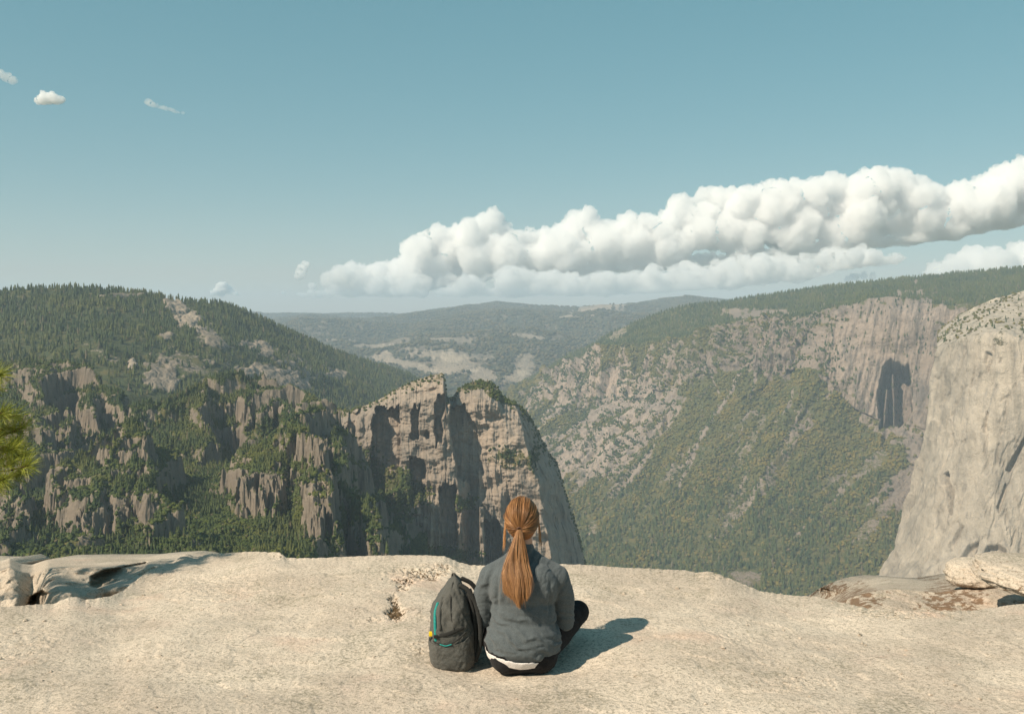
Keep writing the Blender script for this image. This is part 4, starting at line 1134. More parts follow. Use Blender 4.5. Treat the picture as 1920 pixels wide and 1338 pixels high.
def sph(c, r, n=14, R=None):
    th = np.linspace(0, PI, n)[:, None]; ph = (np.arange(2 * n) * PI / n)[None, :]
    V = np.stack([np.sin(th) * np.cos(ph), np.sin(th) * np.sin(ph), np.cos(th) + 0 * ph], -1) * np.array(r if hasattr(r, '__len__') else (r, r, r))
    if R is not None: V = V @ np.array(R).T
    return V.reshape(-1, 3) + np.array(c), gridw(n, 2 * n)
def gridw(h, w):
    i = np.arange(h * w).reshape(h, w); j = np.roll(i, -1, 1)
    return np.stack([i[:-1], i[1:], j[1:], j[:-1]], -1).reshape(-1, 4)
def caps(p0, p1, r0, r1, n=16):
    """tapered capsule"""
    p0 = np.array(p0, float); p1 = np.array(p1, float); ax = p1 - p0; L = np.linalg.norm(ax); ax /= L
    t_ = np.array([1, 0, 0]) if abs(ax[0]) < .8 else np.array([0, 1, 0])
    u = np.cross(ax, t_); u /= np.linalg.norm(u); w_ = np.cross(ax, u)
    rows = []
    for a in np.linspace(-PI / 2, 0, 6): rows.append((r0 * math.sin(a), r0 * math.cos(a)))
    for s_ in np.linspace(0, 1, 6)[1:-1]: rows.append((L * s_, r0 + (r1 - r0) * s_))
    for a in np.linspace(0, PI / 2, 6): rows.append((L + r1 * math.sin(a), r1 * math.cos(a)))
    ph = np.arange(n) * 2 * PI / n
    V = np.array([[p0 + ax * h + (u * math.cos(q) + w_ * math.sin(q)) * max(r, 1e-4) for q in ph] for h, r in rows])
    return V.reshape(-1, 3), gridw(len(rows), n)
def chain(pts, rs, n=16):
    return [caps(pts[k], pts[k + 1], rs[k], rs[k + 1], n) for k in range(len(pts) - 1)]
def fuse(name, prims, vox, mat, parent, smooth=6, fn=None, cut=None, solid=0, clampf=None):
    V = []; Fc = []; off = 0
    for v_, f_ in prims: V.append(v_); Fc.append(f_ + off); off += len(v_)
    o = mesh_np(name, np.concatenate(V), np.concatenate(Fc), mat)
    md = o.modifiers.new('r', 'REMESH'); md.mode = 'VOXEL'; md.voxel_size = vox
    if smooth:
        ms = o.modifiers.new('s', 'SMOOTH'); ms.iterations = smooth; ms.factor = .5
    dg = bpy.context.evaluated_depsgraph_get(); me = bpy.data.meshes.new_from_object(o.evaluated_get(dg))
    o.modifiers.clear()
    n = len(me.vertices); co = np.empty(n * 3, np.float32); me.vertices.foreach_get('co', co); co = co.reshape(-1, 3)
    if fn is not None:
        no = np.empty(n * 3, np.float32); me.vertices.foreach_get('normal', no); no = no.reshape(-1, 3)
        co = fn(co, no); me.vertices.foreach_set('co', np.ascontiguousarray(co, np.float32).ravel()); me.update()
    if cut is not None and clampf is not None:
        hz_ = clampf(co); near = (co[:, 2] < hz_) & (co[:, 2] > hz_ - vox * 1.3)
        co = co.copy(); co[near, 2] = hz_[near] + .0003
        me.vertices.foreach_set('co', np.ascontiguousarray(co, np.float32).ravel()); me.update()
    if cut is not None:
        import bmesh
        bm = bmesh.new(); bm.from_mesh(me); bm.verts.ensure_lookup_table()
        keep = cut(co)
        bmesh.ops.delete(bm, geom=[bm.verts[i] for i in np.where(~keep)[0]], context='VERTS'); bm.to_mesh(me); bm.free()
    me.polygons.foreach_set('use_smooth', np.ones(len(me.polygons), bool))
    if not me.materials: me.materials.append(mat)
    o.data = me; me.name = name
    if solid:
        m2 = o.modifiers.new('t', 'SOLIDIFY'); m2.thickness = solid; m2.offset = -1
    if parent: o.parent = parent
    return o

PO = np.array([.055, 4.80, 0.0])
gz = ground_z(.055, 4.80)
PO[2] = gz + .005
body = [sph((0, 0, .105), (.155, .125, .10)), sph((0, .005, .25), (.125, .09, .14)), sph((0, .015, .40), (.145, .10, .14))]
body += chain([(-.13, .03, .465), (.13, .03, .465)], [.045, .045])
body += chain([(0, .035, .50), (0, .05, .62)], [.052, .046])
HC = np.array([-.005, .075, .725])
body += [sph(HC, (.073, .092, .098)), sph(HC + (0, .035, -.045), (.056, .062, .062)), sph(HC + (0, .02, -.085), (.035, .05, .03))]
body += [caps(HC + (0, .092, -.005), HC + (0, .112, -.032), .010, .013), sph(HC + (.073, .0, -.01), (.010, .018, .028)), sph(HC + (-.073, .0, -.01), (.010, .018, .028)), sph(HC + (0, .082, -.062), (.024, .014, .010)), sph(HC + (0, .075, -.095), (.022, .02, .018)), sph(HC + (.035, .066, -.03), (.022, .02, .02)), sph(HC + (-.035, .066, -.03), (.022, .02, .02))]
SHL, SHR = (-.152, .03, .452), (.162, .03, .447)
ELL, ELR = (-.188, .085, .235), (.196, .09, .215)
WRL, WRR = (-.075, .285, .215), (.085, .29, .205)
body += chain([SHL, ELL, WRL], [.042, .036, .025]) + chain([SHR, ELR, WRR], [.042, .036, .025])
def hand(w0, side):
    """palm, four bent fingers and a thumb resting on the shin"""
    w0 = np.array(w0, float); d0 = np.array([side * -.55, .72, -.42]); d0 /= np.linalg.norm(d0)
    sx = np.cross(d0, (0, 0, 1)); sx /= np.linalg.norm(sx); up = np.cross(sx, d0)
    pr = [caps(w0, w0 + d0 * .03, .022, .024)]
    for k, (ln_, r_) in enumerate([(.062, .0082), (.072, .0086), (.067, .0083), (.052, .0072)]):
        o_ = (k - 1.5) * .0185
        kn = w0 + d0 * .078 + sx * o_ + up * .004
        pr.append(caps(w0 + d0 * .015 + sx * o_ * .6, kn, .015, .0105))
        j1 = kn + (d0 * .92 - up * .30) * ln_ * .45; j2 = j1 + (d0 * .70 - up * .72) * ln_ * .32; j3 = j2 + (d0 * .38 - up * .9) * ln_ * .25
        pr += chain([kn, j1, j2, j3], [r_ * 1.08, r_, r_ * .95, r_ * .8], 10)
    tb = w0 + d0 * .022 - sx * side * -.022 * -1
    t1 = tb + (d0 * .6 - sx * side * 1.0 * -1) * .032; t2 = t1 + d0 * .030 - up * .008
    pr += chain([tb, t1, t2], [.012, .0098, .0082], 10)
    return pr
body += hand(WRL, -1) + hand(WRR, 1)
HPL, HPR = (-.085, .01, .105), (.085, .01, .105)
KNL, KNR = (-.262, .29, .215), (.285, .27, .205)
ANL, ANR = (.095, .44, .065), (-.085, .40, .07)
body += chain([HPL, KNL, ANL], [.078, .050, .034]) + chain([HPR, KNR, ANR], [.078, .050, .034])
body += chain([ANL, (.19, .47, .045)], [.034, .028]) + chain([ANR, (-.18, .42, .045)], [.034, .028])
person = empty('person', tuple(PO))
tag(person, 'woman sitting cross-legged on the ledge, seen from behind, ginger ponytail over a dark grey sweatshirt', 'person')
def body_fn(co, no):
    c = co - HC
    # eye sockets
    for sx_ in (-1, 1):
        g_ = np.exp(-(((c[:, 0] - sx_ * .030) / .016) ** 2 + ((c[:, 2] + .002) / .011) ** 2)) * (c[:, 1] > .05)
        co = co - np.stack([0 * g_, g_ * .010, 0 * g_], -1)
    return co
bo = fuse('body', body, .0045, M_skin, person, 3, body_fn)
for sx_ in (-1, 1):
    v_, f_ = sph(HC + (sx_ * .030, .078, -.002), .0115, 10); mesh_np('eye', v_, f_, M_eye, parent=person)
v_, f_ = sph(HC + (0, .093, -.061), (.020, .006, .006), 10); mesh_np('lips', v_, f_, M_lip, parent=person)

# leggings over hips and legs
lg = [sph((0, 0, .10), (.172, .145, .115)), sph((-.07, -.03, .09), (.10, .11, .098)), sph((.07, -.03, .09), (.10, .11, .098))]
lg += chain([HPL, KNL, ANL], [.092, .060, .042]) + chain([HPR, KNR, ANR], [.092, .060, .042])
def lg_fn(co, no):
    n_ = fbm(co / .05, 3, 151)
    co = co + no * (.004 * n_)[:, None]
    co[:, 2] = np.maximum(co[:, 2], -.012)
    return co
fuse('leggings', lg, .007, M_legg, person, 5, lg_fn)
for a_, b_ in ((ANL, (.20, .475, .045)), (ANR, (-.19, .425, .045))):
    fuse('shoe', [caps(np.array(a_) + (0, 0, -.01), b_, .045, .038), caps(np.array(a_) + (0, -.01, -.03), np.array(b_) + (0, 0, -.01), .036, .034)], .006, M_shoe, person, 4)

# sweatshirt
sw = [sph((0, -.012, .15), (.186, .162, .16)), sph((0, -.012, .27), (.160, .118, .16)), sph((0, .0, .40), (.172, .122, .15)), sph((-.075, -.035, .42), (.085, .075, .11)), sph((.075, -.035, .42), (.085, .075, .11))]
sw += chain([(-.150, .03, .446), (-.02, .03, .515)], [.068, .070]) + chain([(.160, .03, .442), (.02, .03, .515)], [.068, .070]) + chain([(0, .035, .52), (0, .045, .575)], [.080, .058])
sw += chain([(-.05, .03, .53), (.05, .03, .53)], [.05, .05])
sw += chain([SHL, (-.183, .055, .36), ELL, (-.14, .19, .215), WRL], [.063, .058, .054, .052, .038]) + chain([SHR, (.19, .055, .35), ELR, (.15, .20, .20), WRR], [.063, .059, .056, .052, .038])
def sw_fn(co, no):
    x, y, z = co.T
    back = sstep(.06, -.02, y)
    low = sstep(.46, .14, z) * sstep(.02, .10, z)
    arm = sstep(.165, .20, np.abs(x))
    wv = .035 * fbm(co / .11, 3, 152)
    c = z + .42 * x + wv
    f1 = 1 - 2 * np.abs(((c / .050) % 1) - .5) * 1.0
    f1 = np.maximum(f1, 0) ** 1.6
    m1 = (sstep(-.35, .25, fbm(np.stack([x / .12, 0 * x, c / .07], -1), 3, 153)))
    d_ = .017 * (f1 - .45) * low * (1 - arm) * m1 * (.35 + .65 * back)
    # rucks above the hem
    c2 = z - .10 * x + .5 * wv
    d_ += .003 * np.sin(c2 / .0062) * sstep(.24, .16, z) * sstep(.07, .11, z) * sstep(-.4, .3, fbm(co / .07, 2, 154)) * 0.8
    # upper back, long soft drapes from the shoulder blades
    c3 = x * .8 - z * .35 + wv
    d_ += .008 * fbm(np.stack([c3 / .03, 0 * z, z / .25], -1), 3, 155) * sstep(.30, .42, z) * back
    # arm creases
    d_ += .0065 * ridged(np.stack([x / .2, y / .2, (z + .5 * y) / .035], -1), 2, 156) * arm * sstep(.46, .36, z)
    # crease where the sleeve meets the body
    for sx_ in (-1, 1):
        d_ -= .010 * np.exp(-((sx_ * x - .128 - .02 * (z - .4)) / .010) ** 2) * sstep(.50, .42, z) * sstep(.26, .34, z) * back
    d_ += .0008 * fbm(co / .02, 2, 157)
    # hem band pulls in
    hz_ = hem(x, y)
    d_ *= sstep(.0, .035, z - hz_) * .85 + .15
    d_ -= .008 * np.exp(-((z - hz_ - .016) / .016) ** 2)
    return co + no * d_[:, None]
def hem(x, y): return .068 - .17 * np.clip(x + .02, -1, 0) ** 1 * .9 + .03 * sstep(0, .12, y) - .02 * np.clip(x, 0, 1)
fuse('sweatshirt', sw, .005, M_sweat, person, 5, sw_fn, cut=lambda co: (co[:, 2] > hem(co[:, 0], co[:, 1])) & ~((co[:, 2] < .40) & (co[:, 1] > .26)), solid=.004, clampf=lambda co: hem(co[:, 0], co[:, 1]))
# white shirt tail below it
st = [sph((-.008, -.012, .13), (.181, .156, .14)), sph((0, -.01, .26), (.150, .108, .13))]
fuse('shirt', st, .006, M_shirt, person, 4, lambda co, no: co + no * (.0015 * fbm(co / .05, 2, 158))[:, None], cut=lambda co: (co[:, 2] > hem(co[:, 0], co[:, 1]) - .020 + .10 * np.clip(co[:, 0], 0, 1)) & (co[:, 2] < hem(co[:, 0], co[:, 1]) + .02), solid=.002, clampf=lambda co: hem(co[:, 0], co[:, 1]) - .020 + .10 * np.clip(co[:, 0], 0, 1))

# hair: a close cap, strands drawn back to the tie, and the tail
T = NT('ginger_hair')
tn = T.attr('tint')
hc = T.mix(tn, (.125, .050, .018), (.56, .285, .115))
b = T.bsdf(hc, .42, None, .5)
M_hair = T.m
T = NT('hair_cap'); T.bsdf((.28, .11, .036), .6, None, .3); M_cap = T.m
T = NT('hair_tie'); T.bsdf((.10, .05, .03), .6, None, .3); M_tie = T.m
HR = np.array([.083, .102, .110])
TIE = HC + np.array([-.014, -.103, -.030])
cap = [sph(HC + (0, -.006, .004), HR - .003, 20), sph(HC + (0, -.03, -.045), (.062, .065, .055), 16)]
hair = empty('hair'); hair.parent = person
def cap_fn(co, no):
    # gather towards the tie
    r_ = np.linalg.norm(co - TIE, axis=1)
    return co + no * (-.004 * np.exp(-(r_ / .025) ** 2) + .0015 * ridged(np.stack([np.arctan2(co[:, 0] - TIE[0], co[:, 2] - TIE[2]) * 6, 0 * r_, r_ * 3], -1), 2, 161))[:, None]
cp_o = fuse('hair_cap', cap, .005, M_cap, None, 4, cap_fn, cut=lambda co: ~((co[:, 1] > HC[1] + .045) & (co[:, 2] < HC[2] + .062)))
cp_o.parent = hair
def strands(name, paths, w0, tints, parent):
    """paths (n, m, 3): thin three-sided tapering hairs"""
    n, m, _ = paths.shape
    tg = np.gradient(paths, axis=1); tg /= np.linalg.norm(tg, axis=-1, keepdims=True) + 1e-9
    ref = np.array([0.3, -1, .2]); a = np.cross(tg, ref); a /= np.linalg.norm(a, axis=-1, keepdims=True) + 1e-9
    b = np.cross(tg, a)
    prof = np.interp(np.linspace(0, 1, m), [0, .1, .75, 1], [.7, 1, .9, .15])[None, :, None, None] * (w0[:, None, None, None] if hasattr(w0, 'shape') else w0)
    an = np.arange(3) * 2 * PI / 3
    ring = a[:, :, None, :] * np.cos(an)[None, None, :, None] + b[:, :, None, :] * np.sin(an)[None, None, :, None]
    V = paths[:, :, None, :] + ring * prof
    i = np.arange(n * m * 3).reshape(n, m, 3); j = np.roll(i, -1, 2)
    Fc = np.stack([i[:, :-1], i[:, 1:], j[:, 1:], j[:, :-1]], -1).reshape(-1, 4)
    return mesh_np(name, V.reshape(-1, 3), Fc, M_hair, attrs={'tint': np.repeat(tints, m * 3)}, parent=parent)
r_ = np.random.default_rng(5)
n = 4200; m = 16
C0 = HC + np.array([0, -.004, .002])
td = (TIE - C0) / HR; td /= np.linalg.norm(td)
e1 = np.cross(td, (0, 0, 1)); e1 /= np.linalg.norm(e1); e2 = np.cross(e1, td)      # e2 points up
phi = r_.uniform(0, 2 * PI, n)
upness = np.cos(phi)                                     # 1 = over the crown
th0 = np.interp(upness, [-1, -.6, 0, .6, 1], [.62, .75, 1.75, 2.05, 2.15]) * r_.uniform(.55, 1.0, n)
lock = np.round(phi * 7 + .6 * np.sin(phi * 5)) / 7
phi2 = phi + .5 * (lock - phi) * r_.uniform(0, 1, n)
s_ = np.linspace(1, 0, m)[None, :]
th = th0[:, None] * s_
ph_ = (phi * 1.0)[:, None] * s_ + (phi2)[:, None] * (1 - s_) + .10 * np.sin(s_ * 3 + phi[:, None] * 3)
dirs = np.cos(th)[..., None] * td + np.sin(th)[..., None] * (np.cos(ph_)[..., None] * e2 + np.sin(ph_)[..., None] * e1)
lay = (r_.uniform(0, 1, n) ** 1.5)[:, None]
lump = 1 + .030 * np.sin(lock * 9)[:, None] * np.sin(s_ * PI) + .035 * lay * np.sin(np.minimum(s_ * 1.3, 1) * PI) + .006
pth = C0 + dirs * HR * lump[..., None]
g_ = np.exp(-(th / .16) ** 2)[..., None]
fz = (r_.random(n) < .07)[:, None] * np.sin(s_ * PI)
pth = pth + (C0 - pth) * 0 + dirs * (fz * r_.uniform(.002, .012, (n, 1)))[..., None]
pth = pth * (1 - g_) + (TIE + .010 * (np.cos(ph_)[..., None] * e2 + np.sin(ph_)[..., None] * e1)) * g_
tint = np.clip(.42 + .28 * pn(np.stack([phi * 5, 0 * phi, 0 * phi], -1), 9) + r_.normal(0, .20, n), 0, 1)
strands('scalp_hair', pth, r_.uniform(.0006, .0012, n), tint, hair)
# tail
n = 3400; m = 26
t_ = np.linspace(0, 1, m)[None, :]
cx = TIE[0] + np.interp(t_, [0, .15, .45, .8, 1], [0, -.004, -.016, -.010, .0])
cy = TIE[1] + np.interp(t_, [0, .08, .2, .4, .6, .8, 1], [0, -.016, -.028, -.056, -.100, -.132, -.142])
cz = TIE[2] - .345 * t_
ctr = np.stack([cx, cy, cz], -1)
rad = np.interp(t_, [0, .06, .3, .55, .75, 1], [.011, .020, .044, .068, .070, .034])
rr_ = np.sqrt(r_.uniform(0, 1, n))[:, None]; a_ = r_.uniform(0, 2 * PI, n)[:, None]
lk = np.round(a_ * 4.1 + rr_ * 2) / 4.1
aa = a_ + .30 * (lk - a_) * t_ + .22 * np.sin(t_ * 4 + lk * 5)
wav = .006 * np.sin(t_ * 11 + lk * 7) * t_
tail = ctr + np.stack([np.cos(aa) * rr_ * rad + wav, np.sin(aa) * rr_ * np.minimum(rad * .62, .024) - .002, 0 * rad * rr_], -1)
ln_ = (1 - .26 * r_.uniform(0, 1, n) ** 2)[:, None] * (1 - .20 * np.abs(np.cos(a_)) * rr_)
idx = t_ * ln_ * (m - 1)
i0 = np.clip(np.floor(idx).astype(int), 0, m - 2); fr = (idx - i0)[..., None]
rowsn = np.arange(n)[:, None]
fz = (r_.random(n) < .06)[:, None] * t_
tail = tail + np.stack([fz * r_.normal(0, .018, (n, 1)), fz * r_.normal(0, .006, (n, 1)) - .004 * fz, 0 * fz], -1)
tail = tail[rowsn, i0] * (1 - fr) + tail[rowsn, i0 + 1] * fr
tint = np.clip(.46 + .30 * pn(np.concatenate([lk * 4, 0 * lk, 0 * lk], -1), 19) + r_.normal(0, .20, n), 0, 1)
strands('ponytail', tail, r_.uniform(.0006, .0011, n), tint, hair)
# loose strands at the nape and beside the face
t_ = np.linspace(0, 1, 14)[None, :]
for side_, cnt_ in ((-1, 80), (1, 26)):
  n = cnt_; sd_ = np.full((n, 1), float(side_))
  lo = np.stack([HC[0] + sd_ * (.080 + .004 * t_ + .012 * r_.random((n, 1)) * t_) + .003 * np.sin(t_ * 5 + 6 * r_.random((n, 1))), HC[1] + .02 * r_.normal(size=(n, 1)) - .02 * t_ + 0 * sd_, HC[2] + .01 - (.10 + .07 * r_.random((n, 1))) * t_], -1)
  strands('loose_lock', lo, .0006, np.full(n, .75), hair)
ri = [caps(TIE + (.012 * math.cos(a), -.003 + .002 * math.sin(a), .012 * math.sin(a)), TIE + (.012 * math.cos(a + .4), -.003, .012 * math.sin(a + .4)), .0045, .0045, 8) for a in np.arange(16) * PI / 8]
fuse('hair_tie', ri, .003, M_tie, hair, 2)
# ------------------------------------------------------------------ backpack standing beside her
M_pack = fabric_mat('pack_nylon', (.085, .083, .074), .6, .05)
M_packd = fabric_mat('pack_dark_nylon', (.028, .028, .026), .75, .05)
M_teal = flat_mat('teal_trim', (.02, .23, .205), .6, .25, 200)
M_yel = flat_mat('yellow_tag', (.80, .55, .02), .5)
M_buck = flat_mat('black_buckle', (.02, .02, .02), .35)
M_logo = flat_mat('pale_print', (.38, .38, .36), .6, .3, 500)
pk = empty('backpack'); gz = ground_z(-.28, 4.88); KO = np.array([-.290, 4.90, gz - .012]); pk.location = tuple(KO)
tag(pk, 'dark grey daypack with teal trim standing upright on the rock beside the woman', 'backpack')
# half-outline seen from the side (x) by height, from the photograph
zz = np.array([0, .015, .05, .10, .16, .22, .27, .32, .36, .40, .43, .448])
xl = np.array([-.045, -.078, -.100, -.112, -.116, -.116, -.110, -.095, -.072, -.042, -.018, .0])
xr = np.array([.060, .085, .098, .100, .096, .090, .084, .072, .058, .040, .026, .012])
yw = np.array([.10, .122, .135, .140, .140, .138, .132, .122, .106, .082, .054, .03])
def pack_shell(z0, z1, ex, mat, name, parent, wr=.004, a0=0, a1=2 * PI, nz_=120, na=160, solid=0):
    zs = np.linspace(z0, z1, nz_)
    an = np.linspace(a0, a1, na)
    Z, A = np.meshgrid(zs, an, indexing='ij')
    L = np.interp(Z, zz, xl); R = np.interp(Z, zz, xr); W = np.interp(Z, zz, yw)
    c = (L + R) / 2; h = (R - L) / 2
    ca, sa = np.cos(A), np.sin(A); e = .62
    X = c + (h + ex) * np.sign(ca) * np.abs(ca) ** e; Y = (W + ex) * np.sign(sa) * np.abs(sa) ** e
    V = np.stack([X, Y, Z], -1)
    nrm = np.stack([ca, sa, 0 * ca], -1)
    fold = fbm(np.stack([(X - .35 * Z) / .05, Y / .06, (Z + .5 * X) / .12], -1), 3, 171) + .7 * (ridged(np.stack([(X + .5 * Z) / .07, Y / .08, Z / .16], -1), 2, 172) - .3)
    V = V + nrm * (wr * fold + .35 * wr * ridged(np.stack([(X + .8 * Z) / .03, Y / .05, (Z - .4 * X) / .07], -1), 2, 173))[..., None]
    return V
V = pack_shell(0, .448, 0, M_pack, '', None, .011)
capb = V[:1].mean(axis=1, keepdims=True) + 0 * V[:1]; capt = V[-1:].mean(axis=1, keepdims=True) + 0 * V[-1:] + np.array([0, 0, .006])
grid_obj('pack_body', np.concatenate([capb, V, capt]), M_pack, parent=pk)
# lower side pocket that faces us, with a slanting stretch mouth
V = pack_shell(.02, .215, .006, None, '', None, .006, PI + .25, 2 * PI - .12)
t_ = np.linspace(0, 1, V.shape[0])[:, None]; u_ = np.linspace(0, 1, V.shape[1])[None, :]
V[..., 2] = .012 + t_ * (.150 + .055 * u_ - .035 * np.sin(u_ * PI))
V[..., 1] -= .010 * np.sin(u_ * PI) * np.sin(t_ * PI * .5 + .6) * .9
o = grid_obj('side_pocket', V, M_pack, parent=pk)
md = o.modifiers.new('t', 'SOLIDIFY'); md.thickness = .003
def tube(name, pts, r, mat, parent, flat=1.0, n=10, seg=10):
    pts = np.array(pts, float)
    k = np.arange(len(pts)); kk = np.linspace(0, len(pts) - 1, seg * (len(pts) - 1) + 1)
    Q = np.stack([np.interp(kk, k, pts[:, c]) for c in range(3)], -1)
    for _ in range(seg): Q[1:-1] = .25 * Q[:-2] + .5 * Q[1:-1] + .25 * Q[2:]
    tg = np.gradient(Q, axis=0); tg /= np.linalg.norm(tg, axis=1, keepdims=True)
    a = np.cross(tg, (0, 1, 0.01)); a /= np.linalg.norm(a, axis=1, keepdims=True); b = np.cross(tg, a)
    an = np.linspace(0, 2 * PI, n + 1)
    rr = np.full(len(Q), 1.0); rr[0] = rr[-1] = .2
    V = Q[:, None] + (a[:, None] * np.cos(an)[None, :, None] * r * flat + b[:, None] * np.sin(an)[None, :, None] * r) * rr[:, None, None]
    return grid_obj(name, V, mat, parent=parent, flip=True)
def onface(x, z, out=.006):
    """a point on the side of the pack that faces the camera"""
    L = np.interp(z, zz, xl); R = np.interp(z, zz, xr); W = np.interp(z, zz, yw)
    t_ = np.clip((x - (L + R) / 2) / ((R - L) / 2), -.98, .98)
    ca = abs(t_) ** (1 / .62); sa = math.sqrt(max(0, 1 - ca * ca))
    return (x, -W * sa ** .62 - out, z)
sp_o = bpy.data.objects
tube('pocket_mouth', [onface(-.095, .165, .012), onface(-.04, .150, .016), onface(.02, .172, .016), onface(.075, .215, .012)], .0045, M_packd, pk)
tube('pocket_trim', [onface(-.060, .158, .016), onface(-.03, .150, .019), onface(0, .160, .019)], .003, M_teal, pk)
tube('zip_trim', [onface(-.070, .345, .004), onface(-.085, .30, .006), onface(-.083, .25, .007), onface(-.080, .20, .007), onface(-.078, .165, .007)], .0065, M_teal, pk, flat=1.2)
tube('zip_flap', [onface(-.050, .372, .002), onface(-.066, .30, .008), onface(-.060, .22, .008)], .006, M_pack, pk, flat=1.6)
tube('seam', [onface(.0, .435, .004), onface(-.01, .36, .006), onface(-.004, .28, .006), onface(.012, .22, .006)], .0035, M_packd, pk)
tube('seam', [onface(.03, .42, .004), onface(.036, .34, .006), onface(.03, .24, .006)], .003, M_packd, pk)
st_ = tube('compression_strap', [onface(-.085, .190, .010), onface(-.02, .205, .012), onface(.06, .235, .010)], .004, M_packd, pk, flat=2.6)
def boxv(c, s, name, mat, parent, bev=.3):
    v_, f_ = sph((0, 0, 0), 1, 10)
    v_ = np.sign(v_) * np.abs(v_) ** bev * np.array(s) + np.array(c)
    return mesh_np(name, v_, f_, mat, parent=parent)
boxv(onface(-.078, .192, .016), (.011, .004, .008), 'buckle', M_buck, pk)
boxv(onface(-.104, .194, .010), (.011, .004, .012), 'tag', M_yel, pk)
tube('shoulder_strap', [(.03, -.06, .425), (.075, -.065, .40), (.112, -.07, .34), (.132, -.075, .26), (.138, -.075, .18), (.132, -.07, .11), (.105, -.065, .04)], .009, M_packd, pk, flat=1.3)
tube('shoulder_strap', [(.03, .06, .425), (.085, .065, .40), (.125, .07, .34), (.150, .075, .26), (.152, .075, .18), (.140, .07, .10), (.105, .065, .04)], .009, M_packd, pk, flat=1.3)
tube('loose_webbing', [onface(-.098, .185, .012), onface(-.112, .150, .020), onface(-.104, .115, .016)], .0025, M_packd, pk, flat=2.0)
tube('haul_loop', [(-.01, .02, .442), (-.006, .0, .462), (.008, -.01, .464), (.016, -.02, .442)], .004, M_packd, pk)
tube('back_panel', [(.075, -.02, .39), (.100, -.02, .30), (.112, -.02, .20), (.112, -.02, .10), (.095, -.02, .03)], .05, M_packd, pk, flat=.28)
for dx, dz in ((-.012, 0), (-.004, .004), (.004, -.001), (.012, .003)):
    boxv(onface(.070 + dx, .066 + dz, .014), (.0028, .0015, .006), 'print_mark', M_logo, pk)
# ------------------------------------------------------------------ pine at the left edge
T = NT('pine_needle')
tn = T.attr('tint')
c = T.mix(tn, (.20, .25, .030), (.55, .56, .09))
b = T.n('ShaderNodeBsdfPrincipled'); T.l(c, b.inputs['Base Color']); b.inputs['Roughness'].default_value = .5
tr = T.n('ShaderNodeBsdfTranslucent'); T.l(c, tr.inputs[0]); mx = T.n('ShaderNodeMixShader'); mx.inputs[0].default_value = .3
T.l(b.outputs[0], mx.inputs[1]); T.l(tr.outputs[0], mx.inputs[2]); T.l(mx.outputs[0], T.out.inputs[0]); M_needle = T.m
M_pbark = flat_mat('pine_bark', (.13, .08, .055), .9, .4, 25, .6, .02)
pt = empty('pine_tree', (-5.5, 7.15, -.9))
tag(pt, 'long-needled pine whose sunlit branch tip reaches in at the left edge', 'pine tree')
r_ = np.random.default_rng(12)
def tuft(c, d, ln, n):
    """a brush of long needles round a twig end"""
    d = np.array(d, float); d /= np.linalg.norm(d)
    dirs = r_.normal(size=(n, 3)); dirs /= np.linalg.norm(dirs, axis=1, keepdims=True)
    dirs = dirs * .85 + d * .75; dirs /= np.linalg.norm(dirs, axis=1, keepdims=True)
    st = np.array(c) - d * r_.uniform(0, .09, (n, 1))
    L = ln * r_.uniform(.7, 1.1, (n, 1))
    mid_ = st + dirs * L * .55; tip = st + dirs * L + d * L * .12
    w_ = np.cross(dirs, r_.normal(size=(n, 3))); w_ /= np.linalg.norm(w_, axis=1, keepdims=True); w2 = np.cross(dirs, w_); w_ = w_ * .0013; w2 = w2 * .0013
    V = np.stack([st + w_, st - w_, mid_ + w_, mid_ - w_, tip, st + w2, mid_ + w2], 1)
    Fq = np.array([(0, 2, 6), (0, 6, 5), (1, 5, 6), (1, 6, 3), (2, 4, 6), (3, 6, 4), (0, 1, 3), (0, 3, 2), (2, 3, 4)])
    return V, Fq, np.repeat(np.clip(r_.normal(.5, .25, n), 0, 1), 7)
NV = []; NT_ = []
def add_tuft(c, d, ln=.14, n=110):
    V, Fq, ti = tuft(c, d, ln, n); NV.append(V.reshape(-1, 3)); NT_.append(ti)
O_ = np.array(pt.location)
trunk = tube('trunk', [(0, 0, -.6), (.05, .02, .6), (-.04, .0, 1.8), (.03, .05, 2.9), (0, 0, 4.0)], .11, M_pbark, pt, n=14)
branches = []
def branch(pts, r):
    branches.append(tube('branch', pts, r, M_pbark, pt, n=8))
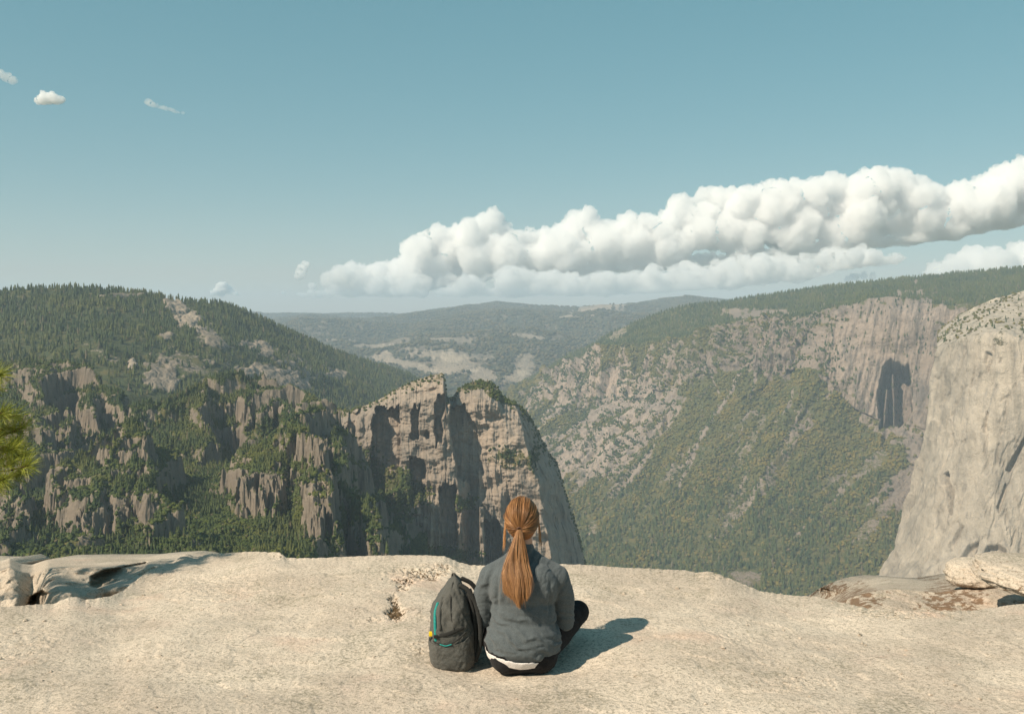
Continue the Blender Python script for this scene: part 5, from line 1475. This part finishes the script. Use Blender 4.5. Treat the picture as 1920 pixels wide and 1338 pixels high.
# the bough whose tip is in the frame
tips = [(-20, 690), (2, 700), (-6, 722), (8, 772), (30, 778), (20, 800), (44, 800), (-4, 790), (36, 826), (14, 838), (46, 850), (24, 866), (-4, 862), (38, 886), (10, 896), (-14, 830), (-30, 740), (-30, 800), (-30, 870), (0, 912), (54, 872), (28, 840), (6, 815)]
hub = P(-150, 850, 6.75) - O_
branch([(0, 0, 1.1), hub * .5 + np.array([0, 0, .55]), hub, P(-40, 850, 6.5) - O_], .028)
branch([(0, 0, 1.5), P(-160, 720, 6.7) - O_, P(-60, 730, 6.5) - O_, P(-15, 725, 6.5) - O_], .020)
for (a, b_) in tips:
    c_ = P(a, b_, 6.5 + r_.uniform(-.12, .12)) - O_
    root = P(a - 70 + r_.uniform(-10, 10), b_ + r_.uniform(10, 35), 6.55) - O_
    branch([root, (root + c_) / 2 + np.array([0, 0, -.01]), c_], .005)
    add_tuft(c_, (c_ - root) * .8 + np.array([.02, -.02, .05]), .125, 130)
# crown beyond the frame: shades the hump
for k in range(60):
    zz_ = r_.uniform(.7, 4.1); a = r_.uniform(0, 2 * PI); L = r_.uniform(.5, 1.35) * (1.25 - zz_ / 5.5)
    end = np.array([math.cos(a) * L, math.sin(a) * L, zz_ + .25])
    if (end + O_)[1] < 6.2: end[1] = 6.2 - O_[1]
    branch([(0, 0, zz_), end * np.array([.5, .5, 1]) + np.array([0, 0, -.05]), end], .014)
    for q in range(7):
        s_ = .45 + .55 * q / 6
        c_ = np.array([end[0] * s_, end[1] * s_, zz_ + .25 * s_]) + r_.normal(size=3) * .10
        pp = proj((c_ + O_)[None])[0][0]
        if pp > -45 and (c_ + O_)[1] > 0: continue
        add_tuft(c_, (math.cos(a), math.sin(a), .5), .14, 70)
NVa = np.concatenate(NV); nn = len(NVa) // 7
Fq = np.array([(0, 2, 6), (0, 6, 5), (1, 5, 6), (1, 6, 3), (2, 4, 6), (3, 6, 4), (0, 1, 3), (0, 3, 2), (2, 3, 4)])
Fa = (Fq[None] + (np.arange(nn) * 7)[:, None, None]).reshape(-1, 3)
mesh_np('needles', NVa, Fa, M_needle, smooth=False, attrs={'tint': np.concatenate(NT_)}, parent=pt)
